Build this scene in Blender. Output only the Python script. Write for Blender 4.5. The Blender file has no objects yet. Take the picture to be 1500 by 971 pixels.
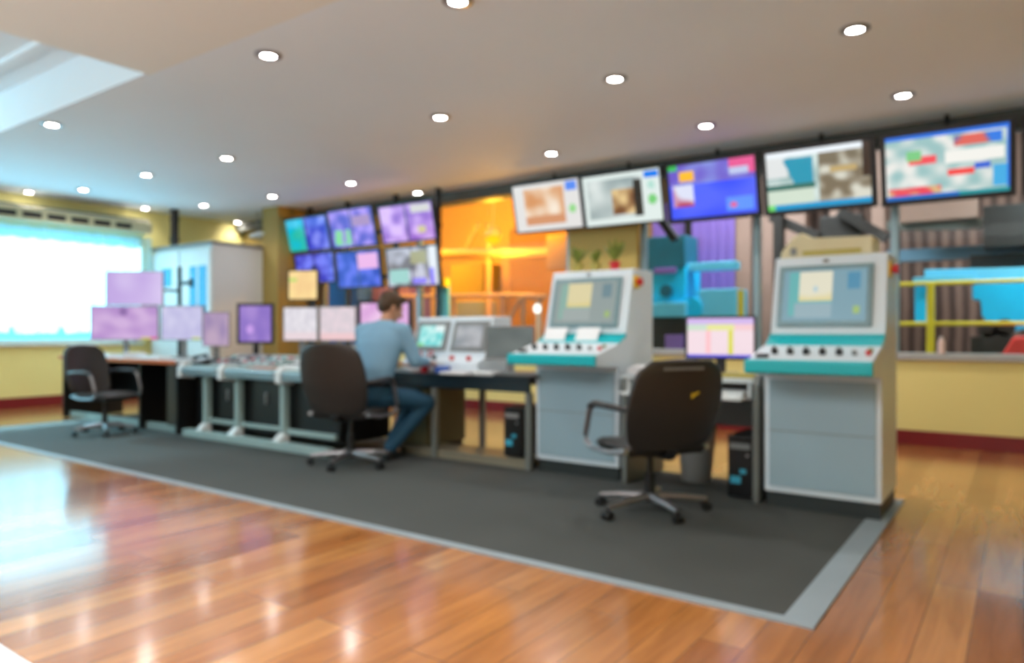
import bpy, bmesh, math, random
from mathutils import Vector, Matrix, Euler, noise

C = bpy.context.scene.collection
S = bpy.context.scene
R = math.radians
random.seed(7)

# ------------------------------------------------------------------ camera, light, exposure
EYE = 1.15
F = 1053.0
YAW = math.atan(750 / F)                      # the camera looks this far left of the far wall's normal
cam_d = bpy.data.cameras.new('camera')
cam = bpy.data.objects.new('camera', cam_d)
C.objects.link(cam)
cam.location = (0, 0, EYE)
cam.rotation_euler = (R(90), 0, YAW)
cam_d.sensor_width = 36
cam_d.lens = 36 * F / 1500
cam_d.clip_start = 0.05
cam_d.dof.use_dof = True                      # the photograph is softly out of focus everywhere
cam_d.dof.focus_distance = 0.6
cam_d.dof.aperture_fstop = 4.8
S.camera = cam

world = bpy.data.worlds.new('sky')
S.world = world
world.use_nodes = True
bg = world.node_tree.nodes['Background']
bg.inputs[0].default_value = (0.10, 0.62, 0.92, 1)
bg.inputs[1].default_value = 2.2

sun_d = bpy.data.lights.new('sun', 'SUN')
sun_d.energy = 10
sun_d.color = (0.50, 0.86, 1.0)
sun_d.angle = R(3)
sun = bpy.data.objects.new('sun', sun_d)
C.objects.link(sun)
sun.rotation_euler = Vector((0.95, 0.12, -0.42)).to_track_quat('-Z', 'Y').to_euler()

def area(name, loc, aim, size, power, col, sy=None):
    d = bpy.data.lights.new(name, 'AREA')
    d.energy = power; d.color = col; d.size = size
    if sy: d.shape = 'RECTANGLE'; d.size_y = sy
    o = bpy.data.objects.new(name, d); C.objects.link(o)
    o.location = loc
    o.rotation_euler = (Vector(aim) - Vector(loc)).to_track_quat('-Z', 'Y').to_euler()
    return o
# lamps of the production hall behind the glass; press, orange, amber added as fill
area('hall_light_right', (0.3, 10.0, 4.6), (0.0, 10.6, 0), 2.2, 75, (1, .88, .80))
area('press_fill', (0.6, 8.8, 3.2), (0.7, 10.0, 1.5), .5, 45, (.8, .95, 1))  # added to brighten the press
area('orange_fill', (-9.3, 9.3, 3.2), (-8.6, 12.2, 1.8), 1.4, 120, (1, .43, .015))  # added orange fill for the glow over the left bay
area('amber_fill', (-6.3, 9.2, 3.2), (-7.0, 11.2, 1.6), 1.0, 60, (1, .45, .02))  # second added orange fill, aimed at the tank
area('hall_light_middle', (-3.2, 9.6, 4.6), (-3.2, 10.4, 0), 1.8, 230, (.92, .95, 1))
area('hall_light_left', (-9.0, 9.6, 4.6), (-9.0, 10.4, 0), 1.8, 25, (.8, .8, 1))
area('ceiling_fill', (-3.0, -1.3, 1.8), (-3.0, -1.3, 3.3), 5.0, 150, (.90, .96, 1), .3)  # added fill behind the camera, brightens the ceiling
area('rear_down_fill', (-1.8, -.8, 3.2), (-1.8, -.8, 0), 4.5, 115, (.97, .98, 1), 2.2)  # added overhead fill behind the camera, no known fixture

area('recess_fill', (-10.8, .5, 3.05), (-8.5, 1.6, 3.62), 3.0, 60, (.6, .9, 1), 1.4)  # added cool fill imitating daylight on the raised ceiling

S.view_settings.view_transform = 'Standard'
S.view_settings.look = 'None'
S.view_settings.gamma = 1
S.view_settings.use_curve_mapping = False
S.view_settings.exposure = 0.5

# ------------------------------------------------------------------ where a photo pixel lies in the place
AX = (-math.sin(YAW), math.cos(YAW)); RT = (math.cos(YAW), math.sin(YAW))
def at(px, py, Y):
    u = (px - 750) / F
    d = Y / (AX[1] + u * RT[1])
    return Vector((d * (AX[0] + u * RT[0]), Y, EYE - d * (py - 485.5) / F))
def on_plane(px, py, P, n):
    u = (px - 750) / F
    v = Vector((AX[0] + u * RT[0], AX[1] + u * RT[1], -(py - 485.5) / F))
    o = Vector((0, 0, EYE))
    return o + v * ((P - o).dot(n) / v.dot(n))

# ------------------------------------------------------------------ materials
def lin(c):
    return tuple(((x / 255) / 12.92 if x / 255 <= .04045 else ((x / 255 + .055) / 1.055) ** 2.4) for x in c)
def mat(name, rgb, rough=.5, metal=0, var=.08, scale=6, coat=0, bump=0, stretch=(1, 1, 1)):
    m = bpy.data.materials.new(name); m.use_nodes = True
    nt = m.node_tree; b = nt.nodes['Principled BSDF']
    tc = nt.nodes.new('ShaderNodeTexCoord'); mp = nt.nodes.new('ShaderNodeMapping')
    mp.inputs['Scale'].default_value = stretch
    n = nt.nodes.new('ShaderNodeTexNoise'); n.inputs['Scale'].default_value = scale; n.inputs['Detail'].default_value = 3
    mx = nt.nodes.new('ShaderNodeMix'); mx.data_type = 'RGBA'
    c = lin(rgb)
    mx.inputs['A'].default_value = tuple(x * (1 - var) for x in c) + (1,)
    mx.inputs['B'].default_value = tuple(min(1, x * (1 + var)) for x in c) + (1,)
    nt.links.new(tc.outputs['Object'], mp.inputs[0]); nt.links.new(mp.outputs[0], n.inputs['Vector'])
    nt.links.new(n.outputs['Fac'], mx.inputs['Factor']); nt.links.new(mx.outputs['Result'], b.inputs['Base Color'])
    b.inputs['Roughness'].default_value = rough; b.inputs['Metallic'].default_value = metal
    b.inputs['Coat Weight'].default_value = coat
    if bump:
        bp = nt.nodes.new('ShaderNodeBump'); bp.inputs['Strength'].default_value = bump
        nt.links.new(n.outputs['Fac'], bp.inputs['Height']); nt.links.new(bp.outputs[0], b.inputs['Normal'])
    return m
def emit(name, rgb, strength):
    m = bpy.data.materials.new(name); m.use_nodes = True
    nt = m.node_tree; nt.nodes.clear()
    e = nt.nodes.new('ShaderNodeEmission'); o = nt.nodes.new('ShaderNodeOutputMaterial')
    e.inputs[0].default_value = lin(rgb) + (1,); e.inputs[1].default_value = strength
    nt.links.new(e.outputs[0], o.inputs[0]); return m

M = {}
M['white'] = mat('white_paint', (222, 226, 226), .45)
M['ceiling'] = mat('ceiling_paint', (232, 242, 250), .7, var=.03, scale=1)
M['yellow'] = mat('yellow_wall_paint', (244, 230, 150), .6, var=.03, scale=2)
M['olive'] = mat('ochre_wall_paint', (160, 135, 70), .6, var=.05, scale=2)
M['red'] = mat('dark_red_baseboard', (128, 30, 34), .35, var=.06)
M['sill'] = mat('grey_sill', (176, 178, 176), .4)
M['alu'] = mat('bluish_aluminium', (150, 175, 182), .35, .5)
M['black'] = mat('black_plastic', (22, 22, 24), .4)
M['darkpanel'] = mat('black_laminate', (16, 16, 17), .35)
M['leather'] = mat('dark_brown_black_leather', (42, 38, 36), .42, var=.12, bump=.08, scale=30)
M['chrome'] = mat('brushed_grey_metal', (150, 148, 150), .3, .8)
M['steelgrey'] = mat('grey_steel_paint', (118, 122, 118), .4, .2)
M['cabinet'] = mat('pale_grey_cabinet_paint', (216, 228, 236), .38, var=.03, scale=3)
M['cabside'] = mat('pale_cabinet_booth', (205, 208, 204), .45, var=.03, scale=2)
M['cabfront'] = mat('shaded_cabinet_door', (152, 178, 190), .35, var=.03, scale=2)  # shade on the cabinet front put into the door colour
M['teal'] = mat('teal_trim', (0, 178, 188), .35, var=.04)
M['plinth'] = mat('dark_plinth', (36, 44, 44), .5)
M['bezel'] = mat('grey_blue_bezel', (120, 150, 158), .3)
M['deskblack'] = mat('blue_black_desk', (20, 34, 42), .3)
M['frame'] = mat('pale_green_grey_frame', (152, 172, 168), .4)
M['grey'] = mat('mid_grey_plastic', (128, 130, 130), .5)
M['beige'] = mat('beige_plastic', (214, 204, 164), .5)
M['oliveplastic'] = mat('olive_yellow_plastic', (180, 165, 80), .5)
M['paper'] = mat('white_paper', (235, 236, 238), .8, var=.02)
M['wood_top'] = mat('orange_wood_edge', (205, 110, 62), .35, var=.15, scale=4, stretch=(1, 8, 8))
M['white_top'] = mat('pale_desk_top', (205, 214, 216), .3)
M['redplastic'] = mat('red_plastic', (205, 32, 40), .4)
M['yellowplastic'] = mat('yellow_plastic', (235, 200, 40), .4)
M['blueplastic'] = mat('blue_plastic', (60, 100, 190), .4)
M['cyanplastic'] = mat('cyan_plastic', (60, 170, 200), .4)
M['leaf'] = mat('leaf_green', (120, 132, 40), .5, var=.3, scale=20)
M['soil'] = mat('dark_soil', (50, 36, 24), .9)
M['skin'] = mat('skin', (190, 140, 110), .5, var=.04)
M['shirt'] = mat('blue_grey_shirt', (120, 160, 186), .8, var=.07, scale=9)
M['trouser'] = mat('dark_blue_trousers', (26, 72, 98), .8, var=.12, scale=10)
M['hair'] = mat('dark_brown_hair', (66, 44, 20), .6, var=.25, scale=40)
M['shoe'] = mat('black_shoe', (16, 16, 18), .4)
M['belt'] = mat('dark_belt', (24, 28, 34), .5)
# hall
M['hallfloor'] = mat('hall_concrete', (104, 92, 82), .6, var=.15, scale=2)
M['halldark'] = mat('dark_machine_metal', (34, 30, 28), .5, var=.3, scale=5)
M['cyanm'] = mat('cyan_machine_paint', (0, 186, 236), .45, var=.06)
M['tealm'] = mat('dark_teal_machine_paint', (18, 96, 116), .45, var=.3, scale=5)
M['lightblue'] = mat('light_blue_panel', (96, 190, 222), .45, var=.1, scale=3)
M['purple'] = mat('violet_strip_curtain', (122, 92, 168), .55, var=.15, scale=4, stretch=(6, 6, .4))
M['yellowrail'] = mat('yellow_handrail', (212, 190, 40), .4)
M['brownsteel'] = mat('brown_steel', (150, 122, 110), .55, var=.2, scale=3)
M['pale'] = mat('cream_pipe_paint', (226, 212, 180), .45)
M['tan'] = mat('orange_tinted_tan', (176, 136, 104), .5)  # pale pipes toned tan, orange glow put into the colour
M['redm'] = mat('red_machine_paint', (214, 52, 44), .45)
M['steelblue'] = mat('steel_blue_paint', (96, 128, 150), .45)

def wood_floor():
    m = bpy.data.materials.new('wood_planks'); m.use_nodes = True
    nt = m.node_tree; L = nt.links.new; N = nt.nodes.new; b = nt.nodes['Principled BSDF']
    tc = N('ShaderNodeTexCoord')
    mp = N('ShaderNodeMapping'); mp.inputs['Rotation'].default_value = (0, 0, R(90))
    L(tc.outputs['Object'], mp.inputs[0])
    br = N('ShaderNodeTexBrick')
    br.inputs['Scale'].default_value = 1; br.inputs['Brick Width'].default_value = 1.9; br.inputs['Row Height'].default_value = .165
    br.inputs['Mortar Size'].default_value = .0016; br.inputs['Mortar Smooth'].default_value = .3
    br.inputs['Color1'].default_value = (0, 0, 0, 1); br.inputs['Color2'].default_value = (1, 1, 1, 1); br.inputs['Mortar'].default_value = (.2, .2, .2, 1)
    br.inputs['Bias'].default_value = 0; br.offset = .37; br.offset_frequency = 3
    L(mp.outputs[0], br.inputs['Vector'])
    ramp = N('ShaderNodeValToRGB'); e = ramp.color_ramp.elements
    e[0].position = 0; e[0].color = lin((164, 100, 50)) + (1,)
    e[1].position = 1; e[1].color = lin((208, 146, 84)) + (1,)
    x = e.new(.5); x.color = lin((190, 124, 66)) + (1,)
    L(br.outputs['Color'], ramp.inputs[0])
    mp2 = N('ShaderNodeMapping'); mp2.inputs['Scale'].default_value = (14, 1.3, 1)
    L(tc.outputs['Object'], mp2.inputs[0])
    n = N('ShaderNodeTexNoise'); n.inputs['Scale'].default_value = 1.2; n.inputs['Detail'].default_value = 6; n.inputs['Distortion'].default_value = .8
    L(mp2.outputs[0], n.inputs['Vector'])
    r2 = N('ShaderNodeValToRGB'); r2.color_ramp.elements[0].position = .3; r2.color_ramp.elements[0].color = (.66, .6, .55, 1)
    r2.color_ramp.elements[1].position = .7; r2.color_ramp.elements[1].color = (1.12, 1.1, 1.08, 1)
    L(n.outputs['Fac'], r2.inputs[0])
    mx = N('ShaderNodeMix'); mx.data_type = 'RGBA'; mx.blend_type = 'MULTIPLY'; mx.inputs['Factor'].default_value = .8
    L(ramp.outputs[0], mx.inputs['A']); L(r2.outputs[0], mx.inputs['B'])
    mm = N('ShaderNodeMix'); mm.data_type = 'RGBA'; mm.inputs['B'].default_value = (.06, .03, .015, 1)
    L(br.outputs['Fac'], mm.inputs['Factor']); L(mx.outputs['Result'], mm.inputs['A'])
    L(mm.outputs['Result'], b.inputs['Base Color'])
    n3 = N('ShaderNodeTexNoise'); n3.inputs['Scale'].default_value = 1.5
    L(tc.outputs['Object'], n3.inputs['Vector'])
    mr = N('ShaderNodeMapRange'); mr.inputs['To Min'].default_value = .14; mr.inputs['To Max'].default_value = .26
    L(n3.outputs['Fac'], mr.inputs[0]); L(mr.outputs[0], b.inputs['Roughness'])
    b.inputs['Coat Weight'].default_value = .6; b.inputs['Coat Roughness'].default_value = .12
    return m
M['floor'] = wood_floor()

def carpet(name, a, bcol):
    m = mat(name, a, .95, var=.15, scale=1.3)
    nt = m.node_tree; b = nt.nodes['Principled BSDF']
    n = nt.nodes.new('ShaderNodeTexNoise'); n.inputs['Scale'].default_value = 160
    bp = nt.nodes.new('ShaderNodeBump'); bp.inputs['Strength'].default_value = .4
    nt.links.new(n.outputs['Fac'], bp.inputs['Height']); nt.links.new(bp.outputs[0], b.inputs['Normal'])
    return m
M['mat'] = carpet('dark_grey_rubber_mat', (72, 75, 73), None)
M['matedge'] = mat('pale_grey_mat_edging', (150, 164, 172), .5)

def corrugated():
    m = bpy.data.materials.new('brown_corrugated_sheet'); m.use_nodes = True
    nt = m.node_tree; b = nt.nodes['Principled BSDF']; N = nt.nodes.new; L = nt.links.new
    tc = N('ShaderNodeTexCoord'); w = N('ShaderNodeTexWave'); w.inputs['Scale'].default_value = 1.7; w.inputs['Distortion'].default_value = 1.2
    w.inputs['Detail'].default_value = 2
    L(tc.outputs['Object'], w.inputs['Vector'])
    r = N('ShaderNodeValToRGB'); r.color_ramp.elements[0].color = lin((70, 48, 42)) + (1,); r.color_ramp.elements[1].color = lin((142, 112, 100)) + (1,)
    L(w.outputs['Fac'], r.inputs[0]); L(r.outputs[0], b.inputs['Base Color']); b.inputs['Roughness'].default_value = .6
    return m
M['corr'] = corrugated()
M['ochre'] = mat('ochre_tank_paint', (150, 104, 40), .55, var=.12, scale=3)

def glass():
    m = bpy.data.materials.new('window_glass'); m.use_nodes = True
    nt = m.node_tree; nt.nodes.clear(); N = nt.nodes.new; L = nt.links.new
    o = N('ShaderNodeOutputMaterial'); t = N('ShaderNodeBsdfTransparent'); g = N('ShaderNodeBsdfGlossy'); mx = N('ShaderNodeMixShader')
    t.inputs[0].default_value = (.93, .97, .96, 1); g.inputs['Roughness'].default_value = .02
    fr = N('ShaderNodeFresnel'); fr.inputs['IOR'].default_value = 1.12
    L(fr.outputs[0], mx.inputs[0]); L(t.outputs[0], mx.inputs[1]); L(g.outputs[0], mx.inputs[2]); L(mx.outputs[0], o.inputs[0])
    return m
M['glass'] = glass()

def curtain_mat():
    m = bpy.data.materials.new('sheer_white_curtain'); m.use_nodes = True
    nt = m.node_tree; nt.nodes.clear(); N = nt.nodes.new; L = nt.links.new
    o = N('ShaderNodeOutputMaterial'); t = N('ShaderNodeBsdfTranslucent'); d = N('ShaderNodeBsdfDiffuse'); mx = N('ShaderNodeMixShader')
    t.inputs[0].default_value = (.84, .95, 1, 1); d.inputs[0].default_value = (.8, .88, .9, 1); mx.inputs[0].default_value = .2
    tr = N('ShaderNodeBsdfTransparent'); m2 = N('ShaderNodeMixShader'); m2.inputs[0].default_value = .12
    n = N('ShaderNodeTexNoise'); n.inputs['Scale'].default_value = 60
    L(t.outputs[0], mx.inputs[1]); L(d.outputs[0], mx.inputs[2]); L(mx.outputs[0], m2.inputs[1]); L(tr.outputs[0], m2.inputs[2]); L(m2.outputs[0], o.inputs[0])
    return m
M['curtain'] = curtain_mat()

def screen_mat(name, strength):
    m = bpy.data.materials.new(name); m.use_nodes = True
    nt = m.node_tree; nt.nodes.clear(); N = nt.nodes.new; L = nt.links.new
    o = N('ShaderNodeOutputMaterial'); a = N('ShaderNodeAttribute'); a.attribute_name = 'picture'
    e = N('ShaderNodeEmission'); e.inputs[1].default_value = strength
    g = N('ShaderNodeBsdfGlossy'); g.inputs['Roughness'].default_value = .15; g.inputs[0].default_value = (.04, .04, .04, 1)
    ad = N('ShaderNodeAddShader')
    L(a.outputs['Color'], e.inputs[0]); L(e.outputs[0], ad.inputs[0]); L(g.outputs[0], ad.inputs[1]); L(ad.outputs[0], o.inputs[0])
    return m
M['screen'] = screen_mat('lit_screen', 0.74)

# ------------------------------------------------------------------ mesh helpers
class MB:
    def __init__(s): s.bm = bmesh.new(); s.X = Matrix.Identity(4)
    def _v(s, p): return s.bm.verts.new(s.X @ Vector(p))
    def box(s, c, d, rot=None, bev=0, seg=2):
        cx, cy, cz = c; hx, hy, hz = d[0] / 2, d[1] / 2, d[2] / 2
        m = Matrix.Translation(c) @ (Euler(rot).to_matrix().to_4x4() if rot else Matrix.Identity(4))
        vs = [s._v(m @ Vector((x, y, z))) for x in (-hx, hx) for y in (-hy, hy) for z in (-hz, hz)]
        fs = [s.bm.faces.new([vs[i] for i in q]) for q in ((0, 1, 3, 2), (4, 6, 7, 5), (0, 4, 5, 1), (2, 3, 7, 6), (0, 2, 6, 4), (1, 5, 7, 3))]
        if bev: s._bev(fs, min(bev, min(hx, hy, hz) * .95), seg)
        return s
    def span(s, a, b, bev=0):
        return s.box([(a[i] + b[i]) / 2 for i in range(3)], [abs(b[i] - a[i]) for i in range(3)], bev=bev)
    def _bev(s, fs, w, seg=2):
        es = list({e for f in fs for e in f.edges})
        bmesh.ops.bevel(s.bm, geom=es, offset=w, segments=seg, affect='EDGES', profile=.5)
    def prism(s, poly, a0, a1, axis='x', bev=0):
        def P(t, u, v): return (t, u, v) if axis == 'x' else ((u, t, v) if axis == 'y' else (u, v, t))
        A = [s._v(P(a0, u, v)) for u, v in poly]; B = [s._v(P(a1, u, v)) for u, v in poly]
        n = len(poly); fs = [s.bm.faces.new(A), s.bm.faces.new(B[::-1])]
        for i in range(n): fs.append(s.bm.faces.new([A[i], B[i], B[(i + 1) % n], A[(i + 1) % n]]))
        if bev: s._bev(fs, bev, 2)
        return s
    def cyl(s, p0, p1, r0, r1=None, n=16, caps=True):
        r1 = r0 if r1 is None else r1
        p0 = Vector(p0); p1 = Vector(p1); q = (p1 - p0).to_track_quat('Z', 'Y')
        A = []; B = []
        for i in range(n):
            a = 2 * math.pi * i / n; o = Vector((math.cos(a), math.sin(a), 0))
            A.append(s._v(p0 + q @ (o * r0))); B.append(s._v(p1 + q @ (o * r1)))
        for i in range(n): s.bm.faces.new([A[i], A[(i + 1) % n], B[(i + 1) % n], B[i]])
        if caps: s.bm.faces.new(A[::-1]); s.bm.faces.new(B)
        return s
    def tube(s, path, r, n=10, flat=1.0):
        path = [Vector(p) for p in path]; rings = []
        up = Vector((0, 0, 1))
        for i, p in enumerate(path):
            t = (path[min(i + 1, len(path) - 1)] - path[max(i - 1, 0)]).normalized()
            a = t.cross(up)
            if a.length < .05: a = t.cross(Vector((0, 1, 0)))
            a.normalize(); b = a.cross(t).normalized()
            rr = r[i] if isinstance(r, (list, tuple)) else r
            rings.append([s._v(p + a * (math.cos(2 * math.pi * k / n) * rr * flat) + b * (math.sin(2 * math.pi * k / n) * rr)) for k in range(n)])
        for A, B in zip(rings, rings[1:]):
            for k in range(n): s.bm.faces.new([A[k], A[(k + 1) % n], B[(k + 1) % n], B[k]])
        s.bm.faces.new(rings[0][::-1]); s.bm.faces.new(rings[-1])
        return s
    def loft(s, rings):                     # rings: (centre, rx, ry) ellipses in the xy plane
        n = 20; RR = []
        for c, rx, ry in rings:
            RR.append([s._v((c[0] + math.cos(2 * math.pi * k / n) * rx, c[1] + math.sin(2 * math.pi * k / n) * ry, c[2])) for k in range(n)])
        for A, B in zip(RR, RR[1:]):
            for k in range(n): s.bm.faces.new([A[k], A[(k + 1) % n], B[(k + 1) % n], B[k]])
        s.bm.faces.new(RR[0][::-1]); s.bm.faces.new(RR[-1])
        return s
    def ball(s, c, r, u=16, v=10):
        r = (r, r, r) if not isinstance(r, (list, tuple)) else r
        m = s.X @ Matrix.Translation(c) @ Matrix.Diagonal((*r, 1))
        bmesh.ops.create_uvsphere(s.bm, u_segments=u, v_segments=v, radius=1, matrix=m)
        return s
    def limb(s, p0, p1, r0, r1):
        s.cyl(p0, p1, r0, r1, 14); s.ball(p0, r0 * 1.0, 14, 8); s.ball(p1, r1 * 1.0, 14, 8); return s
    def build(s, name, m, parent=None, smooth=False):
        bmesh.ops.recalc_face_normals(s.bm, faces=s.bm.faces)
        me = bpy.data.meshes.new(name); s.bm.to_mesh(me); s.bm.free()
        me.materials.append(m)
        if smooth:
            for p in me.polygons: p.use_smooth = True
            try: me.set_sharp_from_angle(angle=R(40))
            except Exception: pass
        o = bpy.data.objects.new(name, me); C.objects.link(o)
        if parent: o.parent = parent
        return o

def tag(o, label=None, cat=None, group=None, kind=None):
    if label: o['label'] = label
    if cat: o['category'] = cat
    if group: o['group'] = group
    if kind: o['kind'] = kind
    return o
def thing(name, label, cat, loc=(0, 0, 0), rz=0, group=None):
    o = bpy.data.objects.new(name, None); C.objects.link(o); o.empty_display_size = .1
    o.location = loc; o.rotation_euler = (0, 0, rz)
    return tag(o, label, cat, group)
def struct(name, mb, m, parent=None):
    o = mb.build(name, m, parent)
    if not parent: o['kind'] = 'structure'
    return o
def copy_tree(o, parent=None):
    c = o.copy(); C.objects.link(c); c.parent = parent
    for ch in list(o.children): copy_tree(ch, c)
    return c

# ------------------------------------------------------------------ the room
XL, XR, YB, YF = -12.3, 3.6, 8.3, -4.0
ZC, ZN = 3.22, 3.62
struct('floor', MB().span((XL - .1, YF, -.1), (XR, YB, 0)), M['floor'])
struct('ceiling', MB().span((XL, 3.03, ZC), (XR, YB, ZC + .6)).span((XL, YF, ZN), (-5.75, 3.03, ZC + .6)), M['ceiling'])
struct('ceiling_near', MB().span((-5.75, YF, ZC + .0005), (XR, 3.03, ZC + .6)), mat('off_white_ceiling', (236, 236, 230), .7, var=.03, scale=1))  # slightly warmer off-white than the rest of the ceiling
struct('trim_1', MB().span((XL, 2.99, ZC - .004), (-5.75, 3.03, ZN)), M['ceiling'])
struct('trim_2', MB().span((-9.9, 2.62, ZN - .05), (-5.75, 2.70, ZN)).span((-9.9, 1.2, ZN - .05), (-9.82, 2.62, ZN)), M['ceiling'])
# left wall with its window band
W0, W1, WZ0, WZ1 = -3.0, 6.3, .97, 2.74
struct('wall_left', MB().span((XL - .2, YF, 0), (XL, YB, WZ0)).span((XL - .2, YF, WZ1), (XL, YB, 3.9)).span((XL - .2, YF, WZ0), (XL, W0, WZ1)).span((XL - .2, W1, WZ0), (XL, YB, WZ1)), M['yellow'])
struct('baseboard_left', MB().span((XL, YF, 0), (XL + .025, YB, .16), bev=.004), M['red'])
w = struct('window_1', MB().span((XL - .14, W0, WZ0), (XL - .06, W1, WZ0 + .06)).span((XL - .14, W0, WZ1 - .06), (XL - .06, W1, WZ1)).span((XL - .14, W0, WZ0), (XL - .06, W0 + .06, WZ1)).span((XL - .14, W1 - .06, WZ0), (XL - .06, W1, WZ1)), M['white'])
for k in range(1, 4):
    y = W0 + (W1 - W0) * k / 4
    MB().span((XL - .13, y - .03, WZ0 + .06), (XL - .07, y + .03, WZ1 - .06)).build('mullion', M['white'], w)
for k in range(4):
    a = W0 + (W1 - W0) * k / 4 + .03; b = a + (W1 - W0) / 4 - .06
    MB().span((XL - .105, a, WZ0 + .06), (XL - .098, b, WZ1 - .06)).build('pane', M['glass'], w)
MB().span((XL - .06, W0 - .05, WZ0 - .04), (XL + .06, W1 + .05, WZ0), bev=.008).build('sill', M['white'], w)
struct('wall_right', MB().span((XR, YF, 0), (XR + .2, YB, 3.9)), M['yellow'])
struct('wall_rear', MB().span((XL, YF - .2, 0), (XR, YF, 3.9)), M['white'])
# far wall: yellow parapet, red baseboard, grey sill and the long glazing
SZ = .93
struct('wall_back', MB().span((XL, YB, 0), (XR, YB + .2, SZ - .07)).span((-10.05, YB + .02, 3.14), (XR, YB + .2, 3.5)), M['yellow'])
struct('baseboard_back', MB().span((XL, YB - .025, 0), (XR, YB, .15), bev=.004), M['red'])
g = struct('window_2', MB().span((-10.05, YB - .06, SZ - .07), (XR, YB + .24, SZ), bev=.01), M['sill'])
MX = [-10.05, -7.75, -5.0, -3.92, -2.5, -1.09, .35, 1.8, XR]
for x in MX:
    MB().span((x - .035, YB + .04, SZ), (x + .035, YB + .13, 3.14), bev=.006).build('mullion', M['alu'], g)
MB().span((-10.05, YB + .05, 3.06), (XR, YB + .12, 3.14)).build('head_rail', M['alu'], g)
for a, b in zip(MX, MX[1:]):
    MB().span((a + .035, YB + .08, SZ), (b - .035, YB + .088, 3.06)).build('pane', M['glass'], g)
struct('trim_3', MB().span((-4.96, YB - .03, 1.35), (-3.96, YB + .02, 3.05)), mat('ochre_infill_panel', (206, 178, 96), .6, var=.06, scale=3))
struct('trim_4', MB().span((XL, YB - .16, ZC - .16), (XR, YB - .001, ZC), bev=.01), mat('grey_green_valance', (92, 94, 88), .6))
# ochre pilaster beside the booth and the back corner
struct('trim_5', MB().span((-10.42, YB - .9, 0), (-10.0, YB - .03, ZC - .001)), M['olive'])
struct('wall_back_corner', MB().span((XL, YB, SZ - .07), (-10.05, YB + .2, 3.5)), M['olive'])

# rubber mat with a paler edging
MT = thing('floor_mat', 'long dark grey rubber floor mat with pale grey edging under the consoles', 'mat', (0, 0, 0))
MX0, MX1, MY0, MY1 = -10.0, -.66, 2.93, 5.5
MB().span((MX0, MY0 + .055, 0.0005), (MX1 - .125, MY1, .008)).build('mat_field', M['mat'], MT)
e = MB().span((MX0, MY0, 0.0005), (MX1, MY0 + .055, .01)).span((MX1 - .125, MY0 + .055, .0005), (MX1, MY1, .01))
tag(e.build('edging', M['matedge'], MT), 'pale grey edging')
FZ = .0085                                     # top of the mat

# curtain and the grille box above it
mb = MB(); NY, NZ = 260, 10; grid = []
for i in range(NY + 1):
    y = W0 + .02 + (6.42 - W0) * i / NY; col = []
    hem = 1.13 + .035 * noise.noise((y * 2.3, 3, 0)) + (.10 if abs(y - 4.36) < .04 or abs(y - 5.0) < .03 else 0)
    for j in range(NZ + 1):
        z = hem + (2.74 - hem) * j / NZ
        col.append(mb._v((-12.14 + .05 * math.sin(y * 24 + noise.noise((y * 2, 0, 0)) * 3) * (1 - .4 * j / NZ), y, z)))
    grid.append(col)
for i in range(NY):
    for j in range(NZ): mb.bm.faces.new([grid[i][j], grid[i + 1][j], grid[i + 1][j + 1], grid[i][j + 1]])
tag(mb.build('curtain', M['curtain'], smooth=True), 'sunlit sheer white curtain across the left window', 'curtain')
gr = thing('grille_box', 'long beige slotted grille box above the white curtain', 'vent', (-12.1, 1.0, 2.78))
MB().span((-.18, -.4, 0), (.2, 5.32, .2), bev=.02).build('housing', M['beige'], gr)
k = 0
for y in [x * .33 + .1 for x in range(15)]:
    MB().span((.19, y, .05), (.206, y + .25, .13)).build('slot', M['halldark'], gr)
MB().span((-.18, -.4, .2), (.14, 5.3, .24)).build('lid', M['grey'], gr)

# ------------------------------------------------------------------ recessed ceiling lights
M['lamp'] = emit('lamp_glow', (255, 246, 240), 40)
def downlight(x, y, z, label, big=1.0, pw=26):
    t = thing('downlight', label, 'ceiling light', (x, y, z), 0, 'recessed round ceiling lights')
    mb = MB(); n = 28; rings = []
    for r, h in ((.098, -.001), (.098, -.01), (.056, -.016), (.053, -.004)):
        rings.append([mb._v((math.cos(2 * math.pi * i / n) * r * big, math.sin(2 * math.pi * i / n) * r * big, h)) for i in range(n)])
    for A, B in zip(rings, rings[1:]):
        for i in range(n): mb.bm.faces.new([A[i], A[(i + 1) % n], B[(i + 1) % n], B[i]])
    mb.build('trim_ring', M['chrome'], t, smooth=True)
    MB().cyl((0, 0, -.011), (0, 0, -.005), 0.053 * big, n=28).build('lamp', M['lamp'], t)
    d = bpy.data.lights.new('bulb', 'SPOT'); d.energy = pw; d.spot_size = R(150); d.spot_blend = .7; d.shadow_soft_size = .06; d.color = (1, .975, .95)
    l = bpy.data.objects.new('bulb', d); C.objects.link(l); l.parent = t; l.location = (0, 0, -.07)
    return t
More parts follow.
